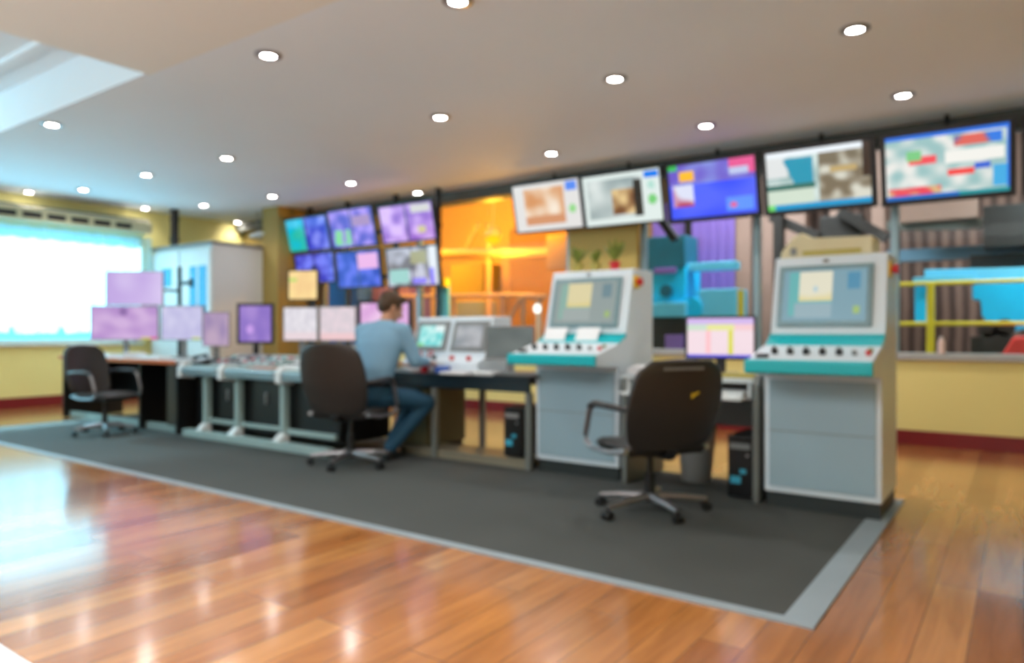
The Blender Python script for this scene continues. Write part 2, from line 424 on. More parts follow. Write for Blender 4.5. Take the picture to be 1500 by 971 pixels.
LIGHTS = [
 (-.94 , 5.36, 'recessed ceiling light nearest the upper right corner of the photo'),
 (-4.60, 3.32, 'bright recessed ceiling light beside the ceiling step, above the middle desk'),
 (-2.72, 5.27, 'recessed ceiling light above and right of centre, before the row of televisions'),
 (-.86 , 7.10, 'recessed ceiling light above the rightmost hanging television'),
 (-4.58, 5.24, 'recessed ceiling light above the seated man'),
 (-2.60, 7.00, 'recessed ceiling light just before the blue hanging television'),
 (-4.46, 7.05, 'recessed ceiling light above the gap of the two pale hanging televisions'),
 (-7.90, 3.18, 'recessed ceiling light at the far left beside the ceiling step'),
 (-7.73, 5.00, 'recessed ceiling light in the third row, between the step and the video wall'),
 (-9.42, 4.92, 'recessed ceiling light glaring above the left desk'),
 (-7.62, 6.84, 'recessed ceiling light just above the top right screen of the video wall'),
 (-11.15, 4.9, 'recessed ceiling light near the grille box, left of the glaring one'),
 (-9.35, 6.82, 'recessed ceiling light before the top left screen of the video wall'),
 (-10.93, 6.65, 'recessed ceiling light above the white booth'),
 (-7.35, 7.9, 'small recessed ceiling light right of the video wall, over the orange hall window'),
 (-12.1, 8.05, 'small recessed ceiling light behind, nearest the ochre wall over the booth'),
 (-12.0, 4.52, 'recessed ceiling light at the left edge of the photo above the grille box'),
 (-12.0, 6.25, 'recessed ceiling light at the right end of the grille box'),
 (-2.88, 3.46, 'recessed ceiling light cut by the top edge of the photo'),
]
for x, y, lab in LIGHTS: downlight(x, y, ZC, lab, 1.0, 7 if x < -11.9 else 26)

# ------------------------------------------------------------------ screens
def picture(kind, u, v, seed):
    """colour of a lit screen at u (left to right), v (bottom to top)"""
    def nz(s, k=0): return noise.noise((u * s + seed * 7.3, v * s * .7 + k * 3.1, seed * 1.7))
    def mixc(a, b, t): t = max(0, min(1, t)); return tuple(a[i] * (1 - t) + b[i] * t for i in range(3))
    def inr(a, b, c, d): return a <= u <= c and b <= v <= d
    if kind == 'plan_brown':
        c = (226, 224, 222)
        if inr(.16, .13, .77, .90): c = mixc((214, 150, 100), (238, 214, 190), .5 + nz(6)); c = mixc(c, (250, 240, 225), nz(3, 2) * 2)
        if inr(.16, .13, .77, .30): c = (212, 150, 110)
        if inr(.80, .78, .97, .97): c = (90, 140, 240)
        if math.hypot((u - .88) * 1.7, v - .40) < .09: c = (150, 215, 140)
        return c
    if kind == 'plan_dark':
        c = (222, 234, 230)
        if inr(.05, .12, .77, .92):
            c = mixc((150, 165, 165), (220, 228, 225), .5 + nz(4))
            if inr(.38, .2, .72, .7): c = mixc((120, 80, 50), (226, 196, 140), .5 + nz(6, 4) * 1.5)
            if u > .66 and v < .85: c = (50, 46, 40)
        if inr(.80, .84, .98, .97): c = (0, 120, 235)
        if math.hypot((u - .89) * 1.7, v - .42) < .10: c = (120, 205, 120)
        if math.hypot((u - .89) * 1.7, v - .70) < .08: c = (180, 222, 210)
        return c
    if kind == 'blue_news':
        c = mixc((28, 60, 255), (84, 104, 255), v * .3 + .5 + nz(2))
        if v > .62: c = mixc((110, 90, 200), (140, 160, 230), .5 + nz(5))
        if inr(.03, .22, .28, .62): c = mixc((220, 225, 245), (180, 60, 90), nz(4) * 2 + (u - .15) * 3)
        if inr(.13, .68, .30, .86): c = (255, 190, 50)
        if inr(.72, .72, 1, 1): c = (232, 90, 150) if v > .85 or u > .93 else (190, 200, 235)
        if inr(0, .92, .1, 1): c = (60, 190, 90)
        if inr(.66, .06, .97, .32): c = (96, 150, 250)
        if math.hypot((u - .74) * 1.6, v - .17) < .06: c = (230, 100, 150)
        return c
    if kind == 'factory':
        c = mixc((210, 226, 222), (150, 180, 178), .5 + nz(5) * 1.3)
        if inr(.0, .55, .22, .9): c = (222, 226, 226)
        if inr(.16, .38, .47, .88) and u > .16 + (.9 - v) * .25: c = (30, 150, 180)
        if inr(0, .34, .48, .43): c = (50, 110, 100)
        if inr(0, .10, .47, .33): c = (206, 222, 205)
        if inr(.52, .1, 1, .9): c = mixc((120, 110, 90), (214, 214, 200), .5 + nz(8, 5) * 1.8)
        if inr(.62, .55, .88, .65): c = (190, 165, 110)
        if v < .08: c = (0, 150, 205) if u > .08 else (110, 220, 110)
        if v > .92: c = (236, 244, 250)
        if u > .93 and v > .45: c = (50, 35, 25)
        return c
    if kind == 'street':
        c = mixc((150, 190, 190), (230, 230, 225), .5 + nz(7) * 1.6)
        if inr(.2, .52, .43, .66): c = (240, 80, 90)
        if inr(.52, .3, .74, .42): c = (240, 70, 70)
        if inr(.74, .36, .86, .46): c = (50, 100, 210)
        if inr(.5, .5, .97, .68): c = (238, 238, 232)
        if inr(.58, .74, .95, .9): c = mixc((40, 120, 225), (220, 100, 90), nz(5, 9) * 3)
        if inr(.02, .06, .47, .2): c = mixc((232, 70, 90), (215, 180, 130), .5 + nz(9, 1) * 2)
        if inr(.18, .6, .3, .74): c = (120, 200, 130)
        if inr(.88, .1, 1, .4): c = (60, 170, 225)
        if v > .93 or u > .975: c = (20, 110, 225)
        if v < .05: c = (0, 110, 200) if u < .6 else (0, 150, 160)
        return c
    if kind in ('quad_blue', 'quad_violet', 'quad_pink', 'quad_mixed', 'quad_deep', 'quad_teal'):
        base = {'quad_blue': ((60, 60, 190), (120, 130, 250)), 'quad_violet': ((80, 60, 190), (176, 140, 240)), 'quad_pink': ((150, 90, 200), (222, 180, 245)),
                'quad_mixed': ((120, 105, 105), (205, 200, 215)), 'quad_deep': ((20, 30, 170), (90, 90, 225)), 'quad_teal': ((50, 60, 200), (130, 140, 245))}[kind]
        c = mixc(base[0], base[1], .5 + nz(5) * 1.5)
        if abs(u - .5) < .012 or abs(v - .5) < .015: c = mixc(c, (40, 30, 60), .6)
        if kind == 'quad_teal' and u < .46: c = mixc((0, 190, 225), (40, 190, 170), .5 + nz(4) - (v - .5))
        if kind == 'quad_teal' and u < .35 and v > .75: c = (70, 200, 235)
        if kind == 'quad_violet' and inr(.08, .06, .45, .48): c = (130, 215, 130) if nz(6) > -.15 else (150, 140, 200)
        if kind == 'quad_violet' and inr(.54, .52, .95, .8): c = (170, 130, 180)
        if kind == 'quad_pink' and inr(.6, .75, .97, .98): c = (214, 206, 200)
        if kind == 'quad_pink' and inr(.7, .2, .84, .36): c = (214, 200, 140)
        if kind == 'quad_deep' and inr(.5, .5, .97, .95): c = (236, 170, 220)
        if kind == 'quad_mixed':
            if inr(.03, .05, .42, .45): c = (160, 205, 195)
            if inr(.5, .02, .76, .2): c = (150, 130, 250)
            if u > .84: c = (232, 232, 236) if v > .45 or u > .92 else (150, 130, 250)
            if inr(.48, .55, .8, .9): c = (170, 160, 110)
        return c
    if kind == 'lilac': return mixc((190, 165, 222), (214, 198, 236), .4 + nz(2) + u * .3)
    if kind == 'pink_plan':
        c = mixc((178, 140, 200), (204, 172, 216), .5 + nz(4) * 1.3)
        if math.hypot((u - .48) * 2, v - .85) < .13: c = (140, 105, 165)
        if inr(.75, .0, .9, .05): c = (220, 205, 90)
        if inr(.9, 0, 1, .05): c = (230, 90, 140)
        return c
    if kind == 'pale_lilac': 
        c = mixc((184, 180, 220), (206, 204, 232), .5 + nz(4))
        if inr(.75, 0, .95, .05): c = (205, 215, 110)
        return c
    if kind == 'dusty': return mixc((150, 130, 172), (184, 160, 186), .5 + nz(3) + u * .2)
    if kind == 'violet':
        c = mixc((132, 104, 190), (160, 130, 205), .5 + nz(3))
        if math.hypot((u - .33), v - .34) < .12: c = (192, 150, 226)
        return c
    if kind == 'cream': 
        c = mixc((240, 200, 140), (248, 218, 150), .5 + nz(4))
        if inr(.0, .62, .28, .76): c = (190, 215, 110)
        return c
    if kind == 'white_form': return mixc((208, 204, 214), (228, 224, 230), .5 + nz(7)) if v > .25 else (226, 208, 214)
    if kind == 'table_form':
        c = mixc((226, 208, 216), (206, 196, 204), .5 + nz(8))
        if v < .22: c = (232, 196, 200)
        return c
    if kind == 'spreadsheet':
        c = (238, 216, 224)
        if v > .84: c = (206, 180, 232)
        elif v > .70: c = (226, 226, 150) if .3 < u < .72 else ((200, 220, 200) if u < .3 else (240, 200, 205))
        elif inr(.62, .05, .70, .72): c = (216, 214, 70)
        elif inr(.28, .08, .36, .70): c = (248, 190, 196)
        if v < .07: c = (90, 84, 226)
        return c
    if kind == 'cyan_hmi':
        c = mixc((90, 200, 200), (190, 236, 232), .3 + v * .5 + nz(5))
        if u > .6 and v > .7: c = (225, 240, 240)
        if inr(0, 0, .25, .15): c = (130, 210, 140)
        return c
    if kind == 'grey_hmi': return mixc((140, 145, 150), (178, 180, 184), .5 + nz(3))
    if kind == 'off_dark': return mixc((88, 98, 98), (120, 130, 128), .5 + nz(2) + v * .2)  # turned-off face still glows dim grey, lighter towards the top
    if kind == 'pink_small': return mixc((214, 160, 216), (236, 200, 232), .5 + nz(3))
    if kind == 'hmi_left' or kind == 'hmi_right':
        hot = (238, 226, 178) if kind == 'hmi_left' else (242, 238, 214)
        c = (158, 172, 170) if kind == 'hmi_left' else (134, 172, 186)
        if inr(.08, .12, .60, .97): c = (150, 190, 178) if kind == 'hmi_left' else (110, 190, 190)
        if inr(.20, .40, .60, .95): c = mixc(hot, (236, 216, 130), (0.55 - v) * 4 + nz(4) * .5)
        if inr(.16, .08, .60, .36): c = (172, 184, 182) if kind == 'hmi_left' else (160, 188, 198)
        if inr(.78, .62, .93, .92): c = (118, 148, 158) if kind == 'hmi_left' else (88, 152, 184)
        if inr(.86, .16, .93, .28): c = (170, 200, 120)
        if kind == 'hmi_right' and math.hypot((u - .40) * 1.4, v - .62) < .05: c = (190, 220, 230)
        return c
    return (200, 200, 200)

def screen_face(kind, w, h, parent, loc=(0, 0, 0), seed=1, gain=1.0, nx=56, ny=32, name='screen', label=None):
    """a lit glass face in the xz plane looking towards -y, 4 mm thick"""
    bm = bmesh.new(); V = {}
    for j in range(ny + 1):
        for i in range(nx + 1): V[i, j] = bm.verts.new((-w / 2 + w * i / nx, 0, h * j / ny))
    lay = bm.loops.layers.float_color.new('picture')
    for j in range(ny):
        for i in range(nx):
            f = bm.faces.new([V[i, j], V[i + 1, j], V[i + 1, j + 1], V[i, j + 1]])
            c = lin(picture(kind, (i + .5) / nx, (j + .5) / ny, seed))
            for l in f.loops: l[lay] = (c[0] * gain, c[1] * gain, c[2] * gain, 1)
    bk = [bm.verts.new(p) for p in ((-w / 2, .004, 0), (w / 2, .004, 0), (w / 2, .004, h), (-w / 2, .004, h))]
    bm.faces.new([bk[3], bk[2], bk[1], bk[0]])
    me = bpy.data.meshes.new(name); bm.to_mesh(me); bm.free(); me.materials.append(M['screen'])
    o = bpy.data.objects.new(name, me); C.objects.link(o); o.parent = parent; o.location = loc
    if label: o['label'] = label
    return o

def flat_screen(name, label, cat, P, yaw, tilt, w, h, kind, bez=.02, bezm='black', seed=1, group=None, gain=1.0, stand=None, mount=None, depth=.045):
    """P: centre of the lit face; yaw turns the face, tilt (rad) leans its top forward"""
    t = thing(name, label, cat, P, yaw, group)
    t.rotation_euler = (tilt, 0, yaw)
    a, b = w / 2 + bez, h / 2 + bez
    MB().box((0, depth / 2 + .008, 0), (2 * a, depth, 2 * b), bev=.008).box((0, depth + .025, 0), (w * .6, .04, h * .6), bev=.015).build('casing', M[bezm], t)
    fr = MB().span((-a, -.004, -b), (a, .01, -h / 2), bev=.002).span((-a, -.004, h / 2), (a, .01, b), bev=.002).span((-a, -.004, -h / 2), (-w / 2, .01, h / 2), bev=.002).span((w / 2, -.004, -h / 2), (a, .01, h / 2), bev=.002)
    fr.build('bezel', M[bezm], t)
    screen_face(kind, w, h, t, (0, .003, -h / 2), seed, gain)
    if stand is not None:                      # height of the surface below the centre
        s = MB(); s.box((0, .05, -h / 2 - (stand - h / 2) / 2), (.07, .025, stand - h / 2 - .03), bev=.008)
        s.build('stand_neck', M[bezm], t)
        MB().box((0, .04, -stand + .009), (min(.26, w * .5), .18, .016), bev=.006).build('stand_foot', M[bezm], t)
    if mount:
        mount(t, w, h)
    return t
def screen_px(name, label, cat, px0, px1, py0, py1, Yc, yaw, kind, **kw):
    cx = (px0 + px1) / 2; C0 = at(cx, (py0 + py1) / 2, Yc)
    n = Vector((math.sin(yaw), -math.cos(yaw), 0))
    a = on_plane(px0, py0, C0, n); b = on_plane(px1, py1, C0, n)
    w = (a.xy - b.xy).length
    d = C0.x * AX[0] + C0.y * AX[1]; h = (py1 - py0) * d / F
    if 'surface' in kw: kw['stand'] = C0.z - kw.pop('surface')
    return flat_screen(name, label, cat, C0, yaw, 0, w, h, kind, **kw)

# hanging televisions along the glass
def tv_mount(t, w, h):
    MB().box((0, .10, .05), (.26, .06, .26), bev=.006).build('wall_bracket', M['black'], t)
    a = t.matrix_basis.inverted() if False else None
    m = (Matrix.Translation(t.location) @ Euler(t.rotation_euler).to_matrix().to_4x4()).inverted()
    top = m @ Vector((t.location.x, t.location.y + .19, ZC - .001)); low = m @ Vector((t.location.x, t.location.y + .19, t.location.z - .1))
    MB().cyl(low, top, .022, n=12).build('hanging_pole', M['black'], t)
TV = [(-5.02, 'plan_brown', 'leftmost hanging television, white picture with a brown plan', 1.0),
      (-3.95, 'plan_dark', 'hanging television second from the left, pale picture with a dark machine', 1.02),
      (-2.84, 'blue_news', 'hanging television with a bright blue picture, in the middle of the row', .98),
      (-1.73, 'factory', 'hanging television with a teal and grey factory picture above the right cabinet', 1.0),
      (-.60, 'street', 'rightmost hanging television with red, blue and white camera pictures', .99)]
for i, (x, k, lab, w) in enumerate(TV):
    flat_screen('television', lab, 'television', (x, 7.82, 2.765 - .012 * i), 0, R(13), w, .60, k, bez=.026 if i < 2 else .05, bezm='black', seed=i + 2, group='televisions hanging in a row', mount=tv_mount, gain=1.0)
# the next television of the row starts at the right edge of the photo
flat_screen('television', 'black edged television cut off by the right edge of the photo', 'television', (.53, 7.82, 2.71), 0, R(13), .99, .60, 'factory', bez=.05, seed=12, group='televisions hanging in a row', mount=tv_mount)

# video wall: two rows of three on a dark rack
vw = thing('screen_rack', 'dark steel rack carrying the six violet screens of the video wall', 'rack', (-8.4, 7.84, 0))
for x in (-1.35, -.42, .65, 1.5):
    MB().span((x - .03, -.02, 0), (x + .03, .04, ZC - .002)).build('upright', M['darkpanel'], vw)
MB().span((-1.5, -.05, 1.95), (1.6, -.02, 2.02)).span((-1.5, -.05, 2.64), (1.6, -.02, 2.71)).build('cross_bar', M['darkpanel'], vw)
def vw_mount(t, w, h): MB().box((0, .08, 0), (.3, .05, .24), bev=.005).build('rear_bracket', M['black'], t)
VW = [(418, 483, 319, 368, 'quad_teal', 'top left screen of the video wall, with cyan and blue pictures', 1),
      (484, 550, 306, 362, 'quad_violet', 'top middle screen of the video wall, with a green patch', 1),
      (558, 638, 299, 354, 'quad_pink', 'top right screen of the video wall, pink and violet', 1),
      (430, 487, 371, 414, 'quad_blue', 'bottom left screen of the video wall, blue, partly hidden by the cream monitor', 0),
      (490, 555, 367, 421, 'quad_deep', 'bottom middle screen of the video wall, violet with a pink corner', 0),
      (563, 640, 361, 419, 'quad_mixed', 'bottom right screen of the video wall, grey with a white edge', 0)]
for i, (a, b, c, d, k, lab, up) in enumerate(VW):
    P0 = at(a, (c + d) / 2, 7.62); P1 = at(b, (c + d) / 2, 7.62); dd = ((P0 + P1) / 2).xy.dot(Vector(AX))
    flat_screen('video_wall_screen', lab, 'screen', ((P0.x + P1.x) / 2, 7.60 if up else 7.66, (P0.z + P1.z) / 2), 0, R(13 if up else 7), (P1.x - P0.x) * .95, (d - c) * dd / F * .95, k, bez=.03, seed=i + 20, group='video wall screens', gain=.95, mount=vw_mount)

# ------------------------------------------------------------------ white booth in the back left corner
bo = thing('storage_booth', 'tall white booth in the back left corner with blue glazed doors', 'booth', (-12.2, 6.45, 0))
BW, BD, BH = 1.79, .98, 2.53
MB().span((0, .03, .08), (BW, BD, BH), bev=.01).build('body', M['cabside'], bo)
MB().span((.02, .06, 0), (BW - .02, BD - .02, .08)).build('plinth', M['grey'], bo)
MB().span((-.0, .0, BH), (BW + .02, BD + .01, BH + .05), bev=.01).build('cornice', M['grey'], bo)
bl = mat('blue_glass', (0, 150, 200), .2)
for a, b, c in ((.02, .86, 0), (.90, 1.77, 1)):
    dr = MB().span((a, 0, .12), (b, .03, BH - .06), bev=.006).build('door', M['white'], bo)
    if c: 
        for q in ((.30, .52), (.56, .80)):
            MB().span((a + q[0], -.006, 1.2), (a + q[1] - .02, .001, 2.2)).build('blue_pane', bl, dr)
    else:
        MB().span((.36, -.006, 1.9), (.66, .001, 2.2)).build('blue_pane', bl, dr)
    MB().cyl((b - .06, -.03, 1.0), (b - .06, -.03, 1.16), .009, n=10).build('handle', M['chrome'], dr)
up = thing('cable_duct', 'black duct rising from the booth top to the ceiling at its left', 'duct', (-11.72, 6.6, BH + .05))
MB().span((-.05, -.05, 0), (.05, .05, ZC - BH - .053), bev=.005).build('duct', M['black'], up)
for z in (.1, .45): MB().span((-.06, -.06, z), (.06, .06, z + .04)).build('clamp', M['black'], up)

ov = thing('ceiling_fitting', 'flat white oval fitting hanging under the ceiling above the right end of the booth', 'light fitting', (*at(388, 348, 7.55).xy, 2.80))
MB().loft([((0, 0, -.05), .22, .10), ((0, 0, -.03), .36, .17), ((0, 0, .0), .38, .18), ((0, 0, .03), .30, .14)]).build('shade', M['white'], ov, smooth=True)
for x in (-.2, .2): MB().cyl((x, 0, .02), (x, 0, ZC - 2.801), .008, n=8).build('rod', M['chrome'], ov)

# ------------------------------------------------------------------ left desk
DZ = .83
ld = thing('office_desk', 'orange edged desk at the left, on black side panels', 'desk', (-9.0, 4.3, 0))
MB().span((-1.45, 0, DZ - .03), (1.38, .82, DZ), bev=.004).build('desktop', M['white_top'], ld)
MB().span((-1.46, -.015, DZ - .045), (1.39, .0, DZ + .002), bev=.004).build('edge_band', M['wood_top'], ld)
for x in (-1.42, .55, 1.35): MB().span((x - .02, .03, .1 if False else .0085), (x + .02, .8, DZ - .03)).build('side_panel', M['darkpanel'], ld)
MB().span((-1.4, .7, .25), (1.33, .73, DZ - .03)).build('modesty_panel', M['darkpanel'], ld)
MB().span((-1.4, .1, .0085), (1.33, .16, .09), bev=.006).build('foot_rail', M['frame'], ld)
MB().span((1.14, .04, .10), (1.32, .6, DZ - .04)).build('drawer_panel', mat('dark_olive_panel', (58, 52, 38), .5), ld)

def box_thing(name, label, cat, loc, dim, m, rz=0, bev=.01, group=None):
    return tag(_place(MB().box((0, 0, dim[2] / 2), dim, bev=bev).build(name, M[m]), loc, rz), label, cat, group)
def _place(o, loc, rz=0): o.location = loc; o.rotation_euler = (0, 0, rz); return o

def face_cam(px, Y, extra=0):
    P = at(px, 485, Y); return math.atan2(P.x, -P.y) * -1 + math.pi if False else -math.atan2(-P.x, P.y) * -1 + extra
screen_px('monitor', 'wide pink monitor low on the left desk, leftmost of all', 'monitor', 134, 231, 449, 497, 4.75, R(42), 'pink_plan', surface=DZ, seed=31, bez=.012, bezm='grey')
mm = screen_px('monitor', 'lilac monitor mounted above the wide pink one on a pole', 'monitor', 156, 238, 398, 446, 4.93, R(42), 'lilac', seed=32, bez=.010, bezm='grey')
screen_px('monitor', 'pale lilac monitor on the left desk beside the black pole', 'monitor', 237, 296, 449, 497, 4.72, R(32), 'pale_lilac', surface=DZ, seed=33, bez=.012, bezm='grey')
screen_px('monitor', 'dusty mauve monitor standing low right of the pale lilac one', 'monitor', 298, 335, 458, 506, 4.72, R(52), 'dusty', surface=DZ, seed=34, bez=.010, bezm='grey')
CZ = .78
screen_px('monitor', 'violet monitor with black edges on the long control console', 'monitor', 351, 397, 448, 500, 5.02, R(44), 'violet', surface=CZ, seed=35, bez=.03)
P = at(263, 485, 5.65)
pl = thing('monitor_pole', 'black floor pole with a side arm behind the left desk monitors', 'pole', (P.x, P.y, 0))
MB().cyl((0, 0, 0), (0, 0, 2.08), .03, n=12).cyl((0, 0, 0), (0, 0, .02), .16, n=16).build('pole', M['black'], pl)
MB().box((.13, -.0, 1.84), (.34, .04, .055), bev=.008).box((.30, 0, 1.84), (.04, .05, .12), bev=.006).build('arm', M['black'], pl)
q = mm.location; MB().cyl((0, 0, q.z), (q.x - P.x - .10, q.y - P.y + .11, q.z), .02, n=10).build('monitor_arm', M['black'], pl)

# papers, keyboards and a keypad on the left desk
def sheets(label, loc, rz, n=4, w=.21, l=.3, m='paper'):
    mb = MB()
    for i in range(n): mb.box((random.uniform(-.01, .01), random.uniform(-.01, .01), .003 + i * .006), (w, l, .005), rot=(0, 0, random.uniform(-.12, .12)))
    return tag(_place(mb.build('paper_stack', M[m]), loc, rz), label, 'paper')
def keyboard(label, loc, rz, m='grey'):
    t = thing('keyboard', label, 'keyboard', loc, rz)
    MB().prism([(-.08, 0), (.08, 0), (.08, .028), (-.08, .014)], -.22, .22, bev=.004).build('case', M[m], t)
    mb = MB()
    for r in range(5):
        for c in range(15): mb.box((-.195 + c * .028, -.055 + r * .027, .022 + r * .0025), (.022, .021, .012))
    mb.build('keys', M['grey' if m == 'black' else 'white'], t)
    return t
def binder(label, loc, rz, m, d=(.07, .26, .3)):
    t = thing('ring_binder', label, 'binder', loc, rz)
    MB().box((0, 0, d[2] / 2), d, bev=.006).build('cover', M[m], t)
    MB().box((0, -d[1] / 2 - .001, d[2] * .6), (d[0] * .6, .004, d[2] * .35)).build('spine_label', M['paper'], t)
sheets('white papers at the left end of the orange edged desk, behind the armchair', (-10.0, 4.5, DZ), .4, 8)
sheets('white papers on the orange edged desk between pink and pale lilac monitors', (-8.9, 4.5, DZ), .9, 10)
keyboard('pale keyboard on the orange edged desk below the pink monitor', (-9.55, 4.45, DZ), R(8), 'white')
keyboard('pale keyboard on the orange edged desk below the pale lilac monitor', (-8.35, 4.45, DZ), R(4), 'white')

# ------------------------------------------------------------------ long control console
cc = thing('control_console', 'long control console on a pale metal frame with black doors', 'console', (-6.35, 4.35, 0))
HX = 1.22
MB().span((-HX, 0, CZ - .05), (HX, .85, CZ), bev=.005).build('worktop', M['frame'], cc)
for a, b in ((-1.16, -.52), (-.36, .46), (.58, 1.16)):
    MB().box(((a + b) / 2, -.02, CZ - .06), (b - a, .05, .085), rot=(R(12), 0, 0), bev=.008).build('front_panel', M['alu'], cc)
for x in (-1.20, -.44, .52, 1.19):
    MB().prism([(-.05, CZ - .13), (.12, CZ - .15), (.16, CZ + .01), (.0, CZ + .035), (-.05, CZ - .02)], x - .035, x + .035, bev=.006).build('end_bracket', M['white'], cc)
for x in (-.88, -.30, .45):
    MB().span((x - .035, .06, .12), (x + .035, .13, CZ - .05), bev=.006).build('leg', M['frame'], cc)
    MB().prism([(-.02, .0085), (.12, .0085), (.12, .16), (.06, .16), (-.02, .09)], x - .05, x + .05, bev=.01).build('foot', M['white'], cc)
MB().span((-1.15, -.04, .0085), (HX, .06, .085), bev=.008).build('base_rail', M['frame'], cc)
MB().span((-.95, .08, .17), (.5, .12, .21), bev=.004).span((.42, .08, .15), (1.2, .12, .20), bev=.004).build('lower_rail', M['frame'], cc)
for a, b in ((-1.2, -.92), (-.84, -.34), (-.26, .41), (.49, 1.18)):
    dr = MB().span((a, .16, .12), (b, .19, CZ - .06), bev=.004).build('door', M['darkpanel'], cc)
    if a > -1: MB().box(((a + b) / 2, .15, .47), (.035, .02, .12), bev=.008).build('handle', M['chrome'], dr)
MB().span((-1.2, .19, .1), (1.18, .8, CZ - .06)).build('carcass', M['darkpanel'], cc)

def panel_unit(label, loc, rz, w, d, m, seed):
    """sloping switch panel with rows of little keys"""
    t = thing('switch_panel', label, 'control panel', loc, rz)
    MB().prism([(-d / 2, 0), (d / 2, 0), (d / 2, .12), (-d / 2, .03)], -w / 2, w / 2, bev=.006).build('case', M[m], t)
    rnd = random.Random(seed); sl = math.atan2(.09, d)
    for r in range(3):
        for c in range(int(w / .055)):
            if rnd.random() < .75:
                x = -w / 2 + .035 + c * .055; y = -d / 2 + .05 + r * (d - .08) / 3
                mm_ = rnd.choice(['black', 'white', 'teal', 'redplastic', 'black', 'grey'])
                MB().box((x, y, .03 + (y + d / 2) * math.tan(sl) + .006), (.03, .03, .016), rot=(sl, 0, 0), bev=.003).build('key', M[mm_], t)
panel_unit('sloping grey switch panel at the left end of the long console', (-6.99, 4.69, CZ), R(3), .56, .36, 'grey', 1)
panel_unit('sloping pale switch panel in the middle of the long console', (-6.42, 4.69, CZ), R(-2), .55, .38, 'frame', 2)
panel_unit('sloping pale switch panel at the right end of the long console, by the brown chair', (-5.72, 4.69, CZ), R(2), .6, .36, 'white', 3)
def telephone(label, loc, rz):
    t = thing('telephone', label, 'telephone', loc, rz)
    MB().prism([(-.1, 0), (.1, 0), (.1, .07), (-.1, .025)], -.08, .08, bev=.006).build('base', M['black'], t)
    MB().tube([(-.055, -.09, .06), (-.055, -.07, .085), (-.055, 0, .095), (-.055, .07, .105), (-.055, .09, .085)], [.02, .022, .015, .022, .02], 10).build('handset', M['black'], t)
    mb = MB()
    for i in range(3):
        for j in range(4): mb.box((.0 + i * .026, -.06 + j * .028, .045 + j * .006), (.018, .018, .01))
    mb.build('keypad', M['grey'], t)
telephone('black desk telephone at the left end of the long console', (-7.42, 4.52, CZ), R(10))
sheets('orange tinted folder on the front of the long console', (-6.25, 4.44, CZ), .1, 2, .4, .1, 'wood_top')
sheets('pale papers between the switch panels of the long console', (-6.05, 5.08, CZ), .5, 9)

screen_px('monitor', 'white page monitor left on the long console, under the cream one', 'monitor', 416, 464, 451, 498, 4.95, R(30), 'white_form', surface=CZ, seed=36, bez=.012, bezm='grey')
screen_px('monitor', 'pink and grey table monitor between the cream monitor and the seated man', 'monitor', 469, 520, 450, 498, 4.98, R(26), 'table_form', surface=CZ, seed=37, bez=.012, bezm='grey')
cm = screen_px('monitor', 'cream yellow monitor mounted above the white page monitor', 'monitor', 423, 464, 397, 438, 5.12, R(28), 'cream', seed=38, bez=.014)
pl2 = thing('monitor_pole', 'black pole holding the cream yellow monitor', 'pole', (cm.location.x + .03, cm.location.y + .13, CZ))
MB().cyl((0, 0, 0), (0, 0, 1.1), .022, n=12).cyl((0, 0, 0), (0, 0, .02), .08, n=16).build('pole', M['black'], pl2)
MB().box((-.02, -.04, cm.location.z - CZ), (.1, .06, .1), bev=.006).build('head', M['black'], pl2)
# back table of the console carries the pink monitor behind the man
screen_px('monitor', 'small pink monitor behind the head of the seated man', 'monitor', 528, 598, 444, 492, 5.28, R(20), 'pink_small', surface=.76, seed=39, bez=.03, bezm='black')
bt = thing('side_table', 'narrow dark table behind the long console, between it and the black desk', 'table', (-5.42, 5.02, 0))
MB().span((-.55, .20, .72), (.41, .7, .76), bev=.004).build('tabletop', M['deskblack'], bt)
for x in (-.5, .37):
    for y in (.24, .66): MB().span((x - .02, y - .02, .0085 if y < .48 else 0), (x + .02, y + .02, .72)).build('leg', M['steelgrey'], bt)

# ------------------------------------------------------------------ middle black desk
md = thing('work_desk', 'long black desk between the seated man and the middle cabinet', 'desk', (-4.12, 4.86, 0))
MB().span((-.86, 0, .735), (.83, .86, .77), bev=.006).build('desktop', M['deskblack'], md)
MB().span((-.85, .01, .645), (.82, .04, .735)).span((-.85, .80, .645), (.82, .83, .735)).build('apron', M['deskblack'], md)
for x in (-.23, .80): MB().span((x - .025, .02, .0085), (x + .025, .07, .645), bev=.004).build('leg', M['steelgrey'], md)
for x in (-.23, .80): MB().span((x - .025, .72, 0), (x + .025, .77, .645), bev=.004).build('leg', M['steelgrey'], md)
MB().span((-.84, .05, .05), (.76, .40, .08), bev=.004).span((-.84, .05, .0085), (.76, .09, .05)).build('foot_shelf', mat('dusty_beige_board', (128, 122, 104), .6), md)
pd = thing('drawer_pedestal', 'dull olive drawer pedestal under the left end of the black desk', 'cabinet', (-4.72, 5.0, 0))
MB().span((-.2, .0, .085), (.2, .55, .64), bev=.006).build('carcass', mat('olive_laminate', (96, 88, 56), .5), pd)
for z in (.10, .28, .46): 
    d = MB().span((-.19, -.015, z), (.19, 0, z + .165), bev=.004).build('drawer', mat('olive_front', (104, 94, 60), .5), pd)
    MB().box((0, -.022, z + .13), (.1, .014, .014), bev=.003).build('handle', M['chrome'], d)
MB().span((-.18, .02, 0), (.18, .53, .085)).build('plinth', M['darkpanel'], pd)

